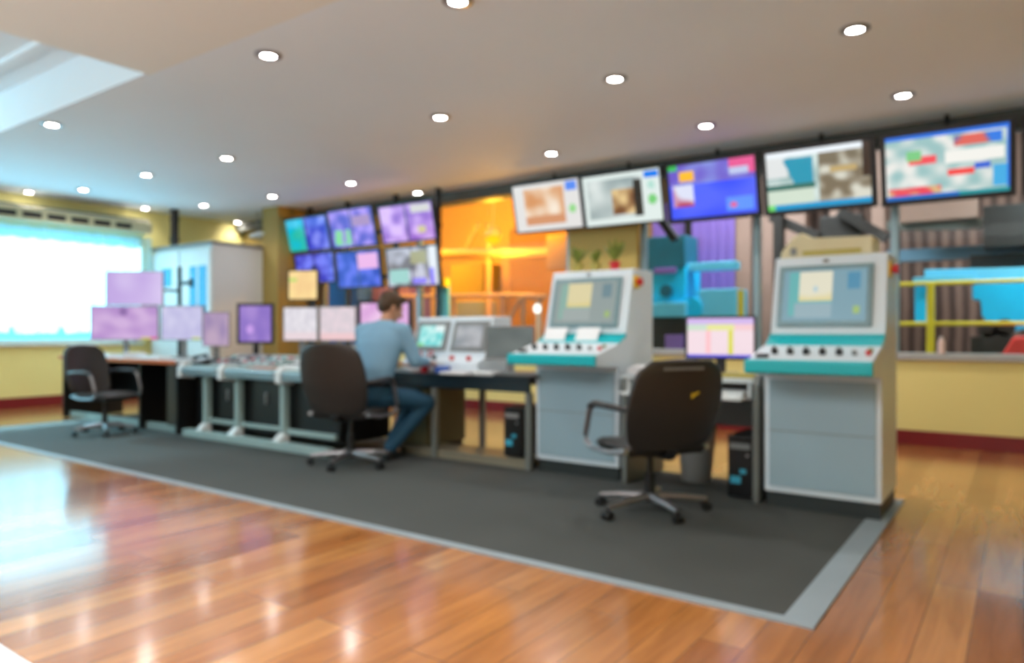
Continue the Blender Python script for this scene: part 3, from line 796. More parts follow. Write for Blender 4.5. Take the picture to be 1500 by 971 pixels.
def tower(label, loc):
    t = thing('computer_tower', label, 'computer', loc)
    MB().span((-.09, 0, .01), (.09, .42, .43), bev=.008).build('case', M['black'], t)
    MB().span((-.085, -.012, .015), (.085, 0, .425), bev=.005).build('front_panel', M['darkpanel'], t)
    MB().span((-.07, -.018, .34), (.07, -.012, .38), bev=.002).build('disc_drive', M['grey'], t)
    tag(MB().box((-.03, -.015, .13), (.07, .006, .05)).box((.02, -.015, .19), (.04, .006, .03)).build('sticker', M['cyanplastic'], t), 'pale cyan stickers')
    MB().cyl((.05, -.02, .30), (.05, -.012, .30), .01, n=12).build('power_button', M['chrome'], t)
    for x in (-.06, .06):
        for y in (.05, .37): MB().cyl((x, y, 0), (x, y, .012), .015, n=8).build('foot', M['grey'], t)
tower('black computer tower under the right end of the black desk', (-3.52, 4.955, .08))

# slanted double screen desk unit
du = thing('operator_unit', 'white slant fronted unit with two screens on the black desk', 'control unit', (-4.45, 5.28, .77))
MB().prism([(-.22, 0), (.3, 0), (.3, .52), (.02, .52), (-.1, .14), (-.22, .10)], -.47, .47, bev=.012).build('housing', M['cabinet'], du)
sl = math.atan2(.12, .38)
for x, k, sd, lab in ((-.235, 'cyan_hmi', 41, 'bright cyan screen'), (.235, 'grey_hmi', 42, 'dim grey screen')):
    e = bpy.data.objects.new('screen_bay', None)
    fr = MB().box((0, .0, 0), (.42, .02, .30), bev=.02).build('screen_bay', M['grey'], du)
    fr.location = (x, -.042, .335); fr.rotation_euler = (-sl, 0, 0)
    screen_face(k, .31, .21, fr, (.0, -.013, -.105), sd, 1.0, 28, 20, label=lab)
for x, m in ((.12, 'redplastic'), (.32, 'redplastic'), (-.1, 'black'), (-.3, 'blueplastic')):
    MB().cyl((x, -.16, .115), (x, -.17, .15), .022, n=14).build('button', M[m], du)
screen_px('monitor', 'wide dark monitor turned off on the black desk beside the middle cabinet', 'monitor', 713, 779, 480, 524, 5.12, R(24), 'off_dark', surface=.77, seed=43, bez=.014, bezm='grey', gain=.7)
pc = thing('pen_cup', 'red cup holding red scissors on the black desk', 'cup', (*at(622, 530, 5.0).xy, .77))
MB().cyl((0, 0, 0), (0, 0, .12), .035, .042, n=20).build('cup', M['redplastic'], pc)
sc = MB()
sc.tube([(.0, 0, .08), (-.05, 0, .16)], .008, 8).tube([(.0, 0, .08), (.06, 0, .165)], .008, 8)
for c in ((-.065, 0, .175), (.075, 0, .18)):
    sc.tube([(c[0] + .028 * math.cos(a), 0, c[2] + .02 * math.sin(a)) for a in [i * math.pi / 6 for i in range(13)]], .007, 6)
sc.build('scissors', M['redplastic'], pc)
box_thing('desk_box', 'small blue box on the black desk right of the red cup', 'box', (*at(648, 533, 5.0).xy, .77), (.12, .1, .06), 'blueplastic', .3)
box_thing('desk_tray', 'flat white tray on the black desk in front of the dark monitor', 'tray', (-3.82, 4.98, .77), (.2, .16, .035), 'white', .1)
sheets('white papers on the black desk beside the forearm of the man', (-4.74, 4.96, .77), .1, 5, .2, .16)
sheets('pale papers on the black desk in front of the slanted unit', (-4.10, 4.95, .77), -.05, 4, .3, .2)
keyboard('dark keyboard at the right end of the black desk', (-3.44, 4.94, .77), R(0), 'black')

# ------------------------------------------------------------------ operator cabinets
def op_cabinet(label, loc, w, kind, papers):
    t = thing('operator_cabinet', label, 'control cabinet', loc)
    h = w / 2
    MB().prism([(0, .10), (0, .86), (.0, 1.04), (.12, 1.10), (.13, 1.105), (.26, 1.64), (.62, 1.64), (.62, .10)], -h, h, bev=.008).build('body', M['cabinet'], t)
    MB().span((-h + .01, .025, 0), (h - .01, .6, .10)).build('plinth', M['plinth'], t)
    dr = MB().span((-h + .03, -.012, .14), (h - .03, 0, .83), bev=.004).build('front_door', M['cabfront'], t)
    MB().span((-h + .03, -.016, .50), (h - .03, -.011, .505)).build('seam', M['grey'], dr)
    MB().prism([(-.37, .885), (.005, .865), (.005, 1.055), (-.37, .965)], -h - .005, h + .005, bev=.006).build('console_tray', M['cabinet'], t)
    MB().prism([(-.395, .895), (-.37, .885), (-.365, .972), (-.385, .972), (-.395, .96)], -h - .012, h + .012, bev=.006).build('bumper', M['teal'], t)
    MB().prism([(-.004, 1.05), (.004, 1.05), (.118, 1.098), (.112, 1.106)], -h, h).span((-h - .0, .105, 1.09), (h, .13, 1.125)).build('accent_strip', M['teal'], t)
    a = math.atan2(.13, .535)
    bz = MB().box((0, 0, 0), (w * .84, .016, .42), bev=.02).build('screen_bezel', M['bezel'], t)
    bz.location = (-.02, .185, 1.375); bz.rotation_euler = (-a, 0, 0)
    screen_face(kind, w * .74, .35, bz, (0, -.011, -.175), 50, .8, 40, 28)
    sl = math.atan2(.09, .375)
    for i in range(5):
        x = -h + .12 + i * w * .135; y = -.2
        k = MB().cyl((x, y, 1.0), (x, y - .01, 1.035), .02, n=16).box((x, y - .012, 1.043), (.008, .032, .014)).build('knob', M['black'], t)
    x = -h + .06; MB().box((x + .01, -.29, .992), (.07, .045, .02), rot=(sl, 0, 0), bev=.004).build('switch_block', M['black'], t)
    for i, m in ((5.1, 'grey'), (5.9, 'redplastic')):
        x = -h + .10 + i * w * .135; MB().cyl((x, -.2, 1.0), (x, -.207, 1.03), .015, n=14).build('button', M[m], t)
    x = -h + .10 + 5.9 * w * .135; MB().cyl((x, -.13, 1.015), (x, -.137, 1.04), .015, n=14).build('button', M['leaf'], t)
    em = MB().box((h + .006, .30, 1.535), (.014, .09, .10), bev=.004).build('emergency_stop', M['yellowplastic'], t)
    MB().cyl((h + .012, .30, 1.535), (h + .05, .30, 1.535), .022, .032, n=18).build('mushroom_button', M['redplastic'], em)
    mb = MB().box((-.02, .245, 1.607), (.035, .012, .02), bev=.003); mb.build('badge', M['steelgrey'], t)
    MB().box((h - .02, .3, .5), (.002, .002, .002)) if False else None
    return t
op_cabinet('middle pale grey operator cabinet with teal bumper, papers on its tray', (-2.885, 4.92, .0085), .75, 'hmi_left', True)
op_cabinet('right pale grey operator cabinet with teal bumper, at the mat corner', (-1.04, 4.80, .0085), .69, 'hmi_right', False)
def tray_sheet(label, x):
    a = R(58)
    o = MB().box((0, 0, 0), (.20, .004, .13), rot=(-.55, 0, 0)).build('paper_note', M['paper']); o.location = (x, 4.99, 1.105 + .02)
    tag(o, label, 'paper')
tray_sheet('white note leaning left on the tray of the middle cabinet', -3.12)
tray_sheet('white note leaning right on the tray of the middle cabinet', -2.82)

def plant(label, loc, pot, hgt, n, seed):
    t = thing('potted_plant', label, 'plant', loc)
    MB().cyl((0, 0, 0), (0, 0, .07), .032, .045, n=18).cyl((0, 0, .07), (0, 0, .082), .05, n=18).build('pot', M[pot], t)
    MB().cyl((0, 0, .081), (0, 0, .085), .04, n=14).build('soil', M['soil'], t)
    rnd = random.Random(seed); mb = MB()
    for i in range(n):
        a = rnd.uniform(0, 6.28); L = rnd.uniform(.5, 1) * hgt; lean = rnd.uniform(.1, .7)
        p0 = Vector((0, 0, .08)); d = Vector((math.cos(a) * lean, math.sin(a) * lean, 1)).normalized(); s = d.cross(Vector((math.sin(a + .3), -math.cos(a), .1))).normalized()
        s = Vector((-math.sin(a), math.cos(a), 0)); pts = [(0, .006), (.4, .016), (.75, .013), (1, .001)]
        rows = []
        for u, wd in pts:
            c = p0 + d * (L * u) + Vector((math.cos(a), math.sin(a), 0)) * (u * u * lean * .3 * L)
            rows.append((mb._v(c - s * wd), mb._v(c + s * wd)))
        for A, B in zip(rows, rows[1:]): mb.bm.faces.new([A[0], A[1], B[1], B[0]])
    mb.build('leaves', M['leaf'], t)
plant('leafy plant leftmost on top of the middle cabinet', (-3.12, 5.36, 1.6485), 'oliveplastic', .17, 26, 1)
plant('small plant between the other two on the middle cabinet', (-2.96, 5.38, 1.6485), 'oliveplastic', .13, 22, 2)
plant('plant in a red pot rightmost on the middle cabinet', (-2.78, 5.38, 1.6485), 'redplastic', .20, 30, 3)

# beige device on the right cabinet
bd = thing('beige_printer', 'beige printer with an olive strip on top of the right cabinet', 'printer', (-1.06, 5.24, 1.6485))
MB().prism([(-.31, 0), (-.30, .05), (-.22, .15), (-.16, .17), (-.11, .12), (.27, .12), (.27, 0)], -.13, .15, axis='y', bev=.01).build('housing', M['beige'], bd)
MB().span((-.16, -.14, .012), (.2, -.129, .045), bev=.003).build('paper_slot', M['oliveplastic'], bd)
MB().span((-.24, -.137, .02), (-.2, -.129, .07), bev=.003).build('side_knob', M['grey'], bd)

# ------------------------------------------------------------------ right desk
rd = thing('computer_desk', 'small computer desk between the two operator cabinets', 'desk', (-1.92, 4.82, 0))
MB().span((-.54, .03, .80), (.45, .72, .83), bev=.005).build('desktop', M['white_top'], rd)
MB().prism([(0, .0085), (.74, .0085), (.74, .86), (.06, .86), (.02, .845), (0, .80)], .45, .49, bev=.006).build('side_panel', M['steelgrey'], rd)
MB().prism([(.05, .0085), (.74, .0085), (.74, .80), (.05, .80)], -.54, -.50, bev=.006).build('side_panel', M['steelgrey'], rd)
MB().span((-.50, .70, .42), (.45, .73, .80)).build('modesty_panel', M['grey'], rd)
MB().span((-.48, -.1, .69), (.40, .34, .71), bev=.004).span((-.5, .06, .69), (-.48, .36, .8)).span((.40, .06, .69), (.42, .36, .8)).build('keyboard_shelf', M['white'], rd)
screen_px('monitor', 'spreadsheet monitor with pink and yellow columns on the small desk', 'monitor', 1006, 1103, 466, 523, 5.22, R(10), 'spreadsheet', surface=.83, seed=44, bez=.018)
keyboard('white keyboard on the pull out shelf of the small desk', (-1.75, 4.86, .71), R(0), 'white')
sheets('white papers at the left end of the small desk top', (-2.3, 5.0, .83), .2, 10)
box_thing('desk_phone_box', 'dark box under papers at the left of the small desk', 'box', (-2.32, 5.28, .83), (.2, .16, .05), 'black', .1)
box_thing('mouse_pad_case', 'dull yellow case on the right of the small desk', 'case', (-1.62, 4.98, .83), (.26, .12, .03), 'oliveplastic', .05)
bn = thing('waste_bin', 'dark grey bin hanging under the small desk', 'bin', (-1.72, 5.2, 0))
mbb = MB(); mbb.cyl((0, 0, .0), (0, 0, .40), .11, .15, n=24); mbb.build('bucket', M['grey'], bn)
MB().cyl((0, 0, .40), (0, 0, .42), .155, n=24).build('rim', M['black'], bn)
bn.location = (-2.05, 5.32, .0085)
tower('black computer tower under the small desk beside the right cabinet', (-1.575, 4.90, .0085))

# ------------------------------------------------------------------ office chairs
def make_chair(label, loc, rz, zs=0, stickers=False):
    """faces +y in its own axes"""
    t = thing('office_chair', label, 'chair', loc, rz, 'black office chairs on wheels')
    # five star base and twin wheels
    MB().cyl((0, 0, .07), (0, 0, .13), .045, .035, n=18).build('hub', M['black'], t)
    for k in range(5):
        a = k * 2 * math.pi / 5 + R(54); c, s = math.cos(a), math.sin(a)
        MB().tube([(c * .03, s * .03, .105), (c * .18, s * .18, .095), (c * .31, s * .31, .078)], [.026, .022, .015], 8, 1.2).build('base_arm', M['chrome'], t)
        cs = MB(); px, py = -s, c
        for q in (-.016, .016):
            cs.cyl((c * .31 + px * (q - .009), s * .31 + py * (q - .009), .028), (c * .31 + px * (q + .009), s * .31 + py * (q + .009), .028), .0275, n=16)
        cs.cyl((c * .31, s * .31, .04), (c * .31, s * .31, .075), .009, n=8)
        cs.build('caster', M['black'], t)
    MB().cyl((0, 0, .12), (0, 0, .26), .028, n=16).cyl((0, 0, .26), (0, 0, .39), .018, n=14).build('column', M['black'], t)
    MB().box((0, .0, .395), (.2, .26, .03), bev=.01).build('mechanism', M['black'], t)
    # seat cushion
    mb = MB(); n = 12; G = []
    for i in range(n + 1):
        row = []
        for j in range(n + 1):
            u = -1 + 2 * i / n; v = -1 + 2 * j / n
            x = u * .245 * (1 - .10 * v * v * (v > 0)); y = .03 + v * .245
            r = max(abs(u), abs(v)); edge = max(0, r - .75) / .25
            z = .47 - .03 * edge ** 2 + .012 * u * u - (.03 * max(0, v - .5) ** 1.5)
            row.append(mb._v((x * (1 - .06 * (abs(u) * abs(v)) ** 3), y, z)))
        G.append(row)
    for i in range(n):
        for j in range(n): mb.bm.faces.new([G[i][j], G[i + 1][j], G[i + 1][j + 1], G[i][j + 1]])
    so = mb.build('seat', M['leather'], t, smooth=True)
    sm = so.modifiers.new('thick', 'SOLIDIFY'); sm.thickness = .06; sm.offset = -1 if True else 1
    bv = so.modifiers.new('round', 'BEVEL'); bv.width = .018; bv.segments = 3
    # backrest shell: rounded, curved, leaning back
    mb = MB(); nu, nv = 14, 18; G = []
    for j in range(nv + 1):
        v = j / nv; row = []
        z = .44 + v * .57
        wd = .20 + .065 * math.sin(math.pi * min(1, v * .85 + .08))
        if v > .82: wd *= math.sqrt(max(.0, 1 - ((v - .82) / .18) ** 2 * .42))
        if v < .12: wd *= .82 + .18 * v / .12
        for i in range(nu + 1):
            u = -1 + 2 * i / nu
            y = -.225 - .15 * v ** 1.2 + .045 * u * u - .02 * math.sin(math.pi * v * .9)
            row.append(mb._v((u * wd, y, z - .012 * u * u * (v > .9))))
        G.append(row)
    for j in range(nv):
        for i in range(nu): mb.bm.faces.new([G[j][i], G[j][i + 1], G[j + 1][i + 1], G[j + 1][i]])
    bo_ = mb.build('backrest', M['leather'], t, smooth=True)
    sm = bo_.modifiers.new('thick', 'SOLIDIFY'); sm.thickness = .055; sm.offset = 0
    bv = bo_.modifiers.new('round', 'BEVEL'); bv.width = .02; bv.segments = 3
    MB().tube([(0, -.02, .385), (0, -.22, .39), (0, -.262, .43)], .02, 8, 1.8).build('back_support', M['black'], t)
    for s in (-1, 1):
        MB().tube([(s * .24, -.20, .44), (s * .27, -.05, .415), (s * .285, .15, .42), (s * .29, .21, .45), (s * .29, .215, .50), (s * .29, .16, .66), (s * .288, .12, .695)], .017, 8, 1.0).build('arm_frame', M['chrome'], t)
        MB().tube([(s * .288, .15, .69), (s * .288, .08, .712), (s * .285, -.08, .71), (s * .26, -.22, .70), (s * .225, -.29, .69)], [.018, .024, .022, .018, .016], 8, 1.3).build('armrest', M['black'], t)
    if stickers:
        mb = MB()
        for i in range(9): mb.box((-.15 + i * .0255, 0, 0), (.019, .002, .018))
        lb = mb.build('label_strip', M['grey'], t); lb.location = (0.02, -.4245, .955); lb.rotation_euler = (R(12), 0, 0)
        st = MB().box((0, 0, 0), (.035, .002, .012), rot=(0, -.7, 0)).box((-.02, 0, -.012), (.012, .002, .03)).build('tick_sticker', M['yellowplastic'], t); st.location = (.06, -.392, .80); st.rotation_euler = (R(14), 0, 0)
    t.scale = (1, 1, 1 + zs)
    return t
make_chair('black high backed office chair in front of the small computer desk', (-1.93, 4.22, FZ), R(146 - 90), -.03, True).scale.x = 1.2
make_chair('dark brown office chair in which the man sits', (-4.68, 4.20, FZ), R(108 - 90), .04).scale.x = 1.12
make_chair('empty black office chair turned sideways before the left desk', (-8.36, 3.90, FZ), R(14 - 90), -.02)

# ------------------------------------------------------------------ the seated man
ZO = FZ
man = Vector((-4.63, 4.42, ZO)); mrz = R(103 - 90)
def remesh(o, vox, it=4):
    r = o.modifiers.new('fuse', 'REMESH'); r.mode = 'VOXEL'; r.voxel_size = vox; r.use_smooth_shade = True
    s = o.modifiers.new('soft', 'SMOOTH'); s.factor = .5; s.iterations = it
shR, shL = Vector((.215, .13, 1.14)), Vector((-.215, .15, 1.14))
elR, elL = Vector((.315, .17, .88)), Vector((-.27, .28, .90))
wrR, wrL = Vector((.30, .42, .865)), Vector((-.06, .49, .845))
hipR, hipL = Vector((.095, .03, .575)), Vector((-.095, .03, .575))
knR, knL = Vector((.33, .36, .50)), Vector((.17, .42, .545))
anR, anL = Vector((.09, .13, .12)), Vector((-.02, .32, .12))
b = MB()
b.loft([((0, .0, .50), .13, .10), ((0, .0, .60), .15, .105), ((0, .02, .72), .13, .09), ((0, .06, .88), .135, .095), ((0, .10, 1.02), .155, .10), ((0, .13, 1.14), .17, .09), ((0, .155, 1.20), .08, .06)])
b.limb((0, .155, 1.18), (.01, .215, 1.30), .056, .052)
b.limb(shR, elR, .048, .038); b.limb(elR, wrR, .037, .026); b.limb(shL, elL, .048, .038); b.limb(elL, wrL, .037, .026)
for h_, k_, a_ in ((hipR, knR, anR), (hipL, knL, anL)): b.limb(h_, k_, .075, .052); b.limb(k_, a_, .05, .036); b.limb(a_, a_ + Vector((0, .12, -.06)), .036, .03)
b.limb(shL, (0, .14, 1.17), .05, .05); b.limb(shR, (0, .14, 1.17), .05, .05)
# head: cranium, jaw, nose, brow, ears; turned a little to the right and bowed
hm = Matrix.Translation((.015, .245, 1.345)) @ Euler((R(-24), 0, R(-38))).to_matrix().to_4x4() @ Matrix.Scale(1.13, 4)
def hd(p): return hm @ Vector(p)
b.X = hm
b.ball((0, -.012, .045), (.076, .094, .088), 20, 14); b.ball((0, .03, -.015), (.060, .066, .080), 18, 12); b.ball((0, .055, -.062), (.034, .034, .028))
b.limb((0, .088, .018), (0, .108, -.022), .009, .014); b.ball((0, .082, .032), (.05, .014, .010)); b.ball((0, .082, -.046), (.024, .012, .010))
for s in (-1, 1): b.ball((s * .077, -.005, -.002), (.009, .02, .032), 10, 8)
b.X = Matrix.Identity(4)
def hand(wr, side, fwd):
    f = Vector(fwd).normalized(); r_ = Vector((f.y, -f.x, 0)).normalized(); c = wr + f * .05 + Vector((0, 0, -.012))
    for k in range(4):
        base = wr + f * .085 + r_ * ((k - 1.5) * .021) + Vector((0, 0, -.012)); b.limb(wr + r_ * ((k - 1.5) * .010), base, .015, .0135)
        L = (.036, .041, .038, .030)[k] if side > 0 else (.030, .038, .041, .036)[k]
        m1 = base + f * L + Vector((0, 0, .004)); m2 = m1 + f * L * .75 + Vector((0, 0, -.014)); b.limb(base, m1, .0092, .0086); b.limb(m1, m2, .0086, .0075)
    tb = wr + f * .03 - r_ * side * .024 + Vector((0, 0, -.008)); t1 = tb + f * .035 - r_ * side * .026; b.limb(tb, t1, .0125, .0105); b.limb(t1, t1 + f * .028 - r_ * side * .004, .0105, .008)
hand(wrR, 1, (-.1, 1, -.12)); hand(wrL, -1, (.25, 1, -.12))
body = b.build('person', M['skin']); body.location = man; body.rotation_euler = (0, 0, mrz)
remesh(body, .0065, 2)
tag(body, 'man in blue grey shirt and dark blue trousers sitting at the black desk', 'person')
b = MB()
b.loft([((0, .0, .665), .168, .125), ((0, .005, .72), .170, .128), ((0, .03, .82), .19, .140), ((0, .07, .94), .215, .145), ((0, .10, 1.04), .238, .148), ((0, .125, 1.12), .240, .132), ((0, .145, 1.195), .175, .10), ((0, .158, 1.225), .078, .072), ((.003, .175, 1.245), .066, .064)])
b.limb(shR, (0, .12, 1.15), .078, .09); b.limb(shL, (0, .12, 1.15), .078, .09)
for s_, e_, w_ in ((shR, elR, wrR), (shL, elL, wrL)):
    b.limb(s_, e_, .078, .062); b.limb(e_, e_.lerp(w_, .86), .06, .042)
b.ball((0, .02, .72), (.176, .135, .07))
sh = b.build('shirt', M['shirt'], body); remesh(sh, .011, 5)
b = MB()
b.loft([((0, -.01, .485), .15, .12), ((0, -.01, .56), .178, .135), ((0, .0, .66), .168, .122), ((0, .0, .695), .160, .118)])
for h_, k_, a_ in ((hipR, knR, anR), (hipL, knL, anL)):
    b.limb(h_ + Vector((0, 0, .005)), k_, .098, .074); b.limb(k_, a_ + Vector((0, 0, .0)), .072, .060)
tr_ = b.build('trousers', M['trouser'], body); remesh(tr_, .011, 5)
MB().loft([((0, .0, .668), .174, .131), ((0, .0, .703), .176, .134)]).build('belt', M['belt'], body)
for a_ in (anR, anL):
    b = MB(); b.limb(a_ + Vector((0, -.03, -.055)), a_ + Vector((0, .02, -.055)), .04, .042); b.limb(a_ + Vector((0, .02, -.06)), a_ + Vector((0, .15, -.078)), .042, .034)
    b.box((a_.x, a_.y + .05, .015), (.078, .26, .026), bev=.01)
    s = b.build('shoe', M['shoe'], body); remesh(s, .008, 2)
b = MB(); b.X = hm
b.ball((0, -.022, .062), (.085, .096, .086), 22, 14); b.ball((0, -.055, .02), (.078, .062, .080), 20, 12); b.ball((0, .05, .105), (.06, .045, .032), 16, 10)
for s in (-1, 1): b.ball((s * .066, .0, .035), (.016, .05, .045), 12, 8)
hr = b.build('hair', M['hair'], body); remesh(hr, .008, 2)
for s in (-1, 1):
    b = MB(); b.X = hm; b.ball((s * .029, .083, .012), (.011, .009, .007), 10, 8); b.build('eye', M['white'], body)
    b = MB(); b.X = hm; b.ball((s * .029, .0905, .012), (.005, .003, .005), 8, 6); b.build('iris', M['hair'], body)
b = MB(); b.X = hm; b.ball((0, .0925, -.046), (.022, .004, .0045), 12, 6); b.build('lips', mat('lips', (160, 90, 80), .5), body)

# ------------------------------------------------------------------ the production hall behind the glass
HB = 13.2
struct('floor_hall', MB().span((-14, 8.55, -.1), (5, HB, 0)), M['hallfloor'])
struct('wall_hall', MB().span((-14, HB, 0), (5, HB + .2, 5.4)).span((-14.2, 8.5, 0), (-14, HB, 5.4)).span((5, 8.5, 0), (5.2, HB, 5.4)), M['corr'])
struct('wall_hall_light_block', MB().span((-5.36, 9.75, 0), (-5.26, HB, 5.2)), M['ochre'])  # added, mostly hidden; keeps cool lamp light out of the orange bay
struct('ceiling_hall', MB().span((-14.2, 8.5, 5.2), (5.2, HB + .2, 5.4)), M['halldark'])
struct('wall_hall_front', MB().span((-14.2, 8.5, 3.3), (5.2, 8.55, 5.4)), M['halldark'])
def seg(name, label, cat, pts, r, m, n=10, group=None):
    return tag(MB().tube(pts, r, n).build(name, M[m], smooth=True), label, cat, group)
def bar(name, label, cat, px0, py0, px1, py1, Y, th, m, dep=.12, group=None):
    a = at(px0, py0, Y); b_ = at(px1, py1, Y)
    x = (a + b_) / 2; L = (b_ - a).length; ang = math.atan2(b_.z - a.z, b_.x - a.x)
    o = MB().box((0, 0, 0), (L, dep, th), bev=.006).build(name, M[m]); o.location = x; o.rotation_euler = (0, -ang, 0)
    return tag(o, label, cat, group)
def block(name, label, cat, px0, py0, px1, py1, Y, dep, m, down=False, bev=.01):
    a = at(px0, py0, Y); b_ = at(px1, py1, Y)
    z0 = 0 if down else b_.z
    return tag(MB().span((a.x, Y, z0), (b_.x, Y + dep, a.z), bev=bev).build(name, M[m]), label, cat)
# right bay
bar('steel_beam', 'grey steel beam high in the hall at the right, above the blue beam', 'beam', 1300, 331, 1640, 322, 10.6, .12, 'steelgrey')
bar('steel_beam', 'blue steel beam in the hall at the right', 'beam', 1300, 376, 1640, 358, 10.8, .16, 'steelblue')
block('dark_housing', 'black machine housing hanging in the hall at the far right', 'machine', 1440, 302, 1640, 352, 10.0, .5, 'halldark')
block('dark_housing', 'dark brown housing below the blue beam in the hall', 'machine', 1420, 374, 1640, 398, 10.3, .4, 'halldark')
block('light_duct', 'broad brown duct in the hall under the rightmost television', 'duct', 1318, 296, 1432, 318, 10.4, .4, 'brownsteel')
bar('steel_beam', 'pale blue rail beam in the hall above the cyan panels', 'beam', 1355, 404, 1640, 398, 10.0, .14, 'lightblue')
# cyan machine at the right with a stepped, toothed lower edge
cy = thing('cyan_machine', 'large cyan press with a stepped lower edge in the hall at the right', 'machine', (0, 9.9, 0))
pts = [(1640, 408), (1424, 410), (1424, 438), (1438, 438), (1438, 462), (1446, 470), (1446, 490), (1462, 500), (1480, 486), (1500, 480), (1640, 480)]
poly = [(at(x, y, 9.9).x, at(x, y, 9.9).z) for x, y in pts]
MB().prism(poly, 0, .5, axis='y', bev=.01).build('press_body', M['cyanm'], cy)
for i, (x, y, r) in enumerate(((1448, 482, .10), (1472, 480, .10), (1460, 500, .14))):
    p = at(x, y, 9.85); MB().cyl((p.x, -.14, p.z), (p.x, .02, p.z), r, n=20).cyl((p.x, -.16, p.z), (p.x, -.13, p.z), r * .4, n=14).build('roller', M['halldark'], cy)
p = at(1475, 500, 9.9); MB().span((p.x - .35, .05, 0), (p.x + .8, .5, p.z + .05)).build('pedestal', M['halldark'], cy)
c2 = block('cyan_cabinet', 'narrow cyan cabinet in the hall left of the yellow post', 'cabinet', 1340, 412, 1366, 474, 9.95, .3, 'cyanm')
c2['label'] = 'narrow cyan panel hanging in the hall left of the yellow post'; c2['category'] = 'panel'
bar('cyan_rail', 'light cyan rail on top of the cyan panel and press', 'rail', 1338, 412, 1430, 410, 9.86, .09, 'lightblue', .08)
yr = thing('yellow_railing', 'yellow safety railing in the hall behind the right cabinet', 'railing', (0, 9.3, 0))
for z in (at(1400, 414, 9.3).z, at(1400, 474, 9.3).z): MB().cyl((-2.4, 0, z), (4.5, 0, z), .022, n=12).build('rail', M['yellowrail'], yr)
for px in (1363, 1085, 1620): x = at(px, 470, 9.3).x; MB().cyl((x, 0, 0), (x, 0, at(1400, 414, 9.3).z), .04, n=12).build('post', M['yellowrail'], yr)
rm = thing('red_machine', 'red sloping machine cover in the hall at the right edge', 'machine', (0, 9.0, 0))
poly = [(at(x, y, 9.0).x, at(x, y, 9.0).z) for x, y in ((1466, 522), (1484, 494), (1560, 488), (1560, 522))]
MB().prism(poly, 0, .5, axis='y', bev=.02).build('cover', M['redm'], rm)
MB().span((poly[0][0] + .02, .05, 0), (poly[3][0] - .02, .45, poly[0][1] + .01)).build('stand', M['halldark'], rm)
bt_ = thing('bottle', 'pale pink bottle standing on the grey window sill at the right', 'bottle', (at(1379, 515, 8.28).x, 8.27, SZ))
MB().loft([((0, 0, 0), .032, .032), ((0, 0, .12), .032, .032), ((0, 0, .15), .014, .014)]).build('body', mat('pale_pink_plastic', (240, 214, 204), .4), bt_)
MB().cyl((0, 0, .15), (0, 0, .17), .016, n=14).build('cap', M['white'], bt_)
# brown sheet columns
for i, (a, b_, lab) in enumerate(((1078, 1100, 'brown steel column in the hall left of the bluish window mullion'), (1112, 1140, 'brown steel column in the hall between mullion and right cabinet'), (1150, 1180, 'brown steel column in the hall above the left end of the beige printer'), (1215, 1240, 'brown steel column in the hall above the middle of the beige printer'), (1276, 1296, 'brown steel column in the hall above the right end of the beige printer'))):
    block('steel_column', lab, 'column', a, 200, b_, 500, 11.9, .3, 'brownsteel', True)
bar('steel_brace', 'dark slanted brace in the hall, from upper left behind the factory television', 'brace', 1130, 318, 1200, 348, 10.9, .14, 'halldark', .15)
bar('steel_brace', 'dark slanted brace in the hall, ending at the right end of the beige printer', 'brace', 1230, 310, 1300, 350, 10.9, .14, 'halldark', .15)
block('dark_post', 'dark violet post in the hall left above the right cabinet', 'post', 1132, 300, 1146, 500, 10.7, .15, 'halldark', True)
block('crane_carriage', 'dark carriage in the hall above the beige printer', 'machine', 1200, 318, 1262, 352, 11.0, .4, 'halldark')
# middle bay
pc_ = thing('strip_curtain', 'violet plastic strip curtain in the hall behind the blue television', 'curtain', (0, 10.3, 0))
a = at(1014, 300, 10.3).x; b_ = at(1076, 300, 10.3).x; zt = 3.3; zb = at(1040, 425, 10.3).z
nS = 9
for i in range(nS):
    x0 = a + (b_ - a) * i / nS; MB().box((x0 + (b_ - a) / nS / 2, .01 * (i % 2), (zt + zb) / 2), ((b_ - a) / nS * 1.08, .008, zt - zb), rot=(0, 0, .12 * (-1) ** i)).build('strip', M['purple'], pc_)
MB().span((a - .05, -.05, zt), (b_ + .05, .07, zt + .06)).build('hanger_rail', M['steelgrey'], pc_)
block('hall_partition', 'violet panel in the hall behind the black hanging bracket', 'panel', 955, 300, 1002, 352, 10.6, .1, 'purple')
block('dark_post', 'dark brown post in the hall left of the violet strip curtain', 'post', 1003, 300, 1014, 520, 10.5, .2, 'halldark', True)
bm_ = thing('blue_machine', 'cyan and dark teal milling machine in the hall right of the middle cabinet', 'machine', (0, 9.6, 0))
def hb(x0, y0, x1, y1, d0, d1, m, nm):
    a = at(x0, y0, 9.6 + d0); c = at(x1, y1, 9.6 + d0); MB().span((a.x, d0, c.z), (c.x, d1, a.z), bev=.012).build(nm, M[m], bm_)
hb(948, 348, 1003, 392, .0, .5, 'tealm', 'head_unit')
hb(950, 390, 1004, 462, .02, .6, 'cyanm', 'column_body')
hb(957, 393, 990, 400, -.02, .02, 'purple', 'name_plate')
hb(950, 444, 1004, 464, -.1, .02, 'lightblue', 'lower_cover')
hb(1024, 424, 1078, 464, .0, .5, 'lightblue', 'table_cover')
hb(1000, 386, 1078, 394, .1, .3, 'lightblue', 'top_rail')
p = at(1012, 452, 9.58); MB().cyl((p.x, -.03, p.z), (p.x, .3, p.z), .16, n=28).build('wheel_guard', M['cyanm'], bm_)
p = at(976, 426, 9.58); MB().cyl((p.x, -.05, p.z), (p.x, .1, p.z), .09, n=24).build('hand_wheel', M['tealm'], bm_)
hb(948, 464, 1082, 520, .0, .7, 'halldark', 'bed')
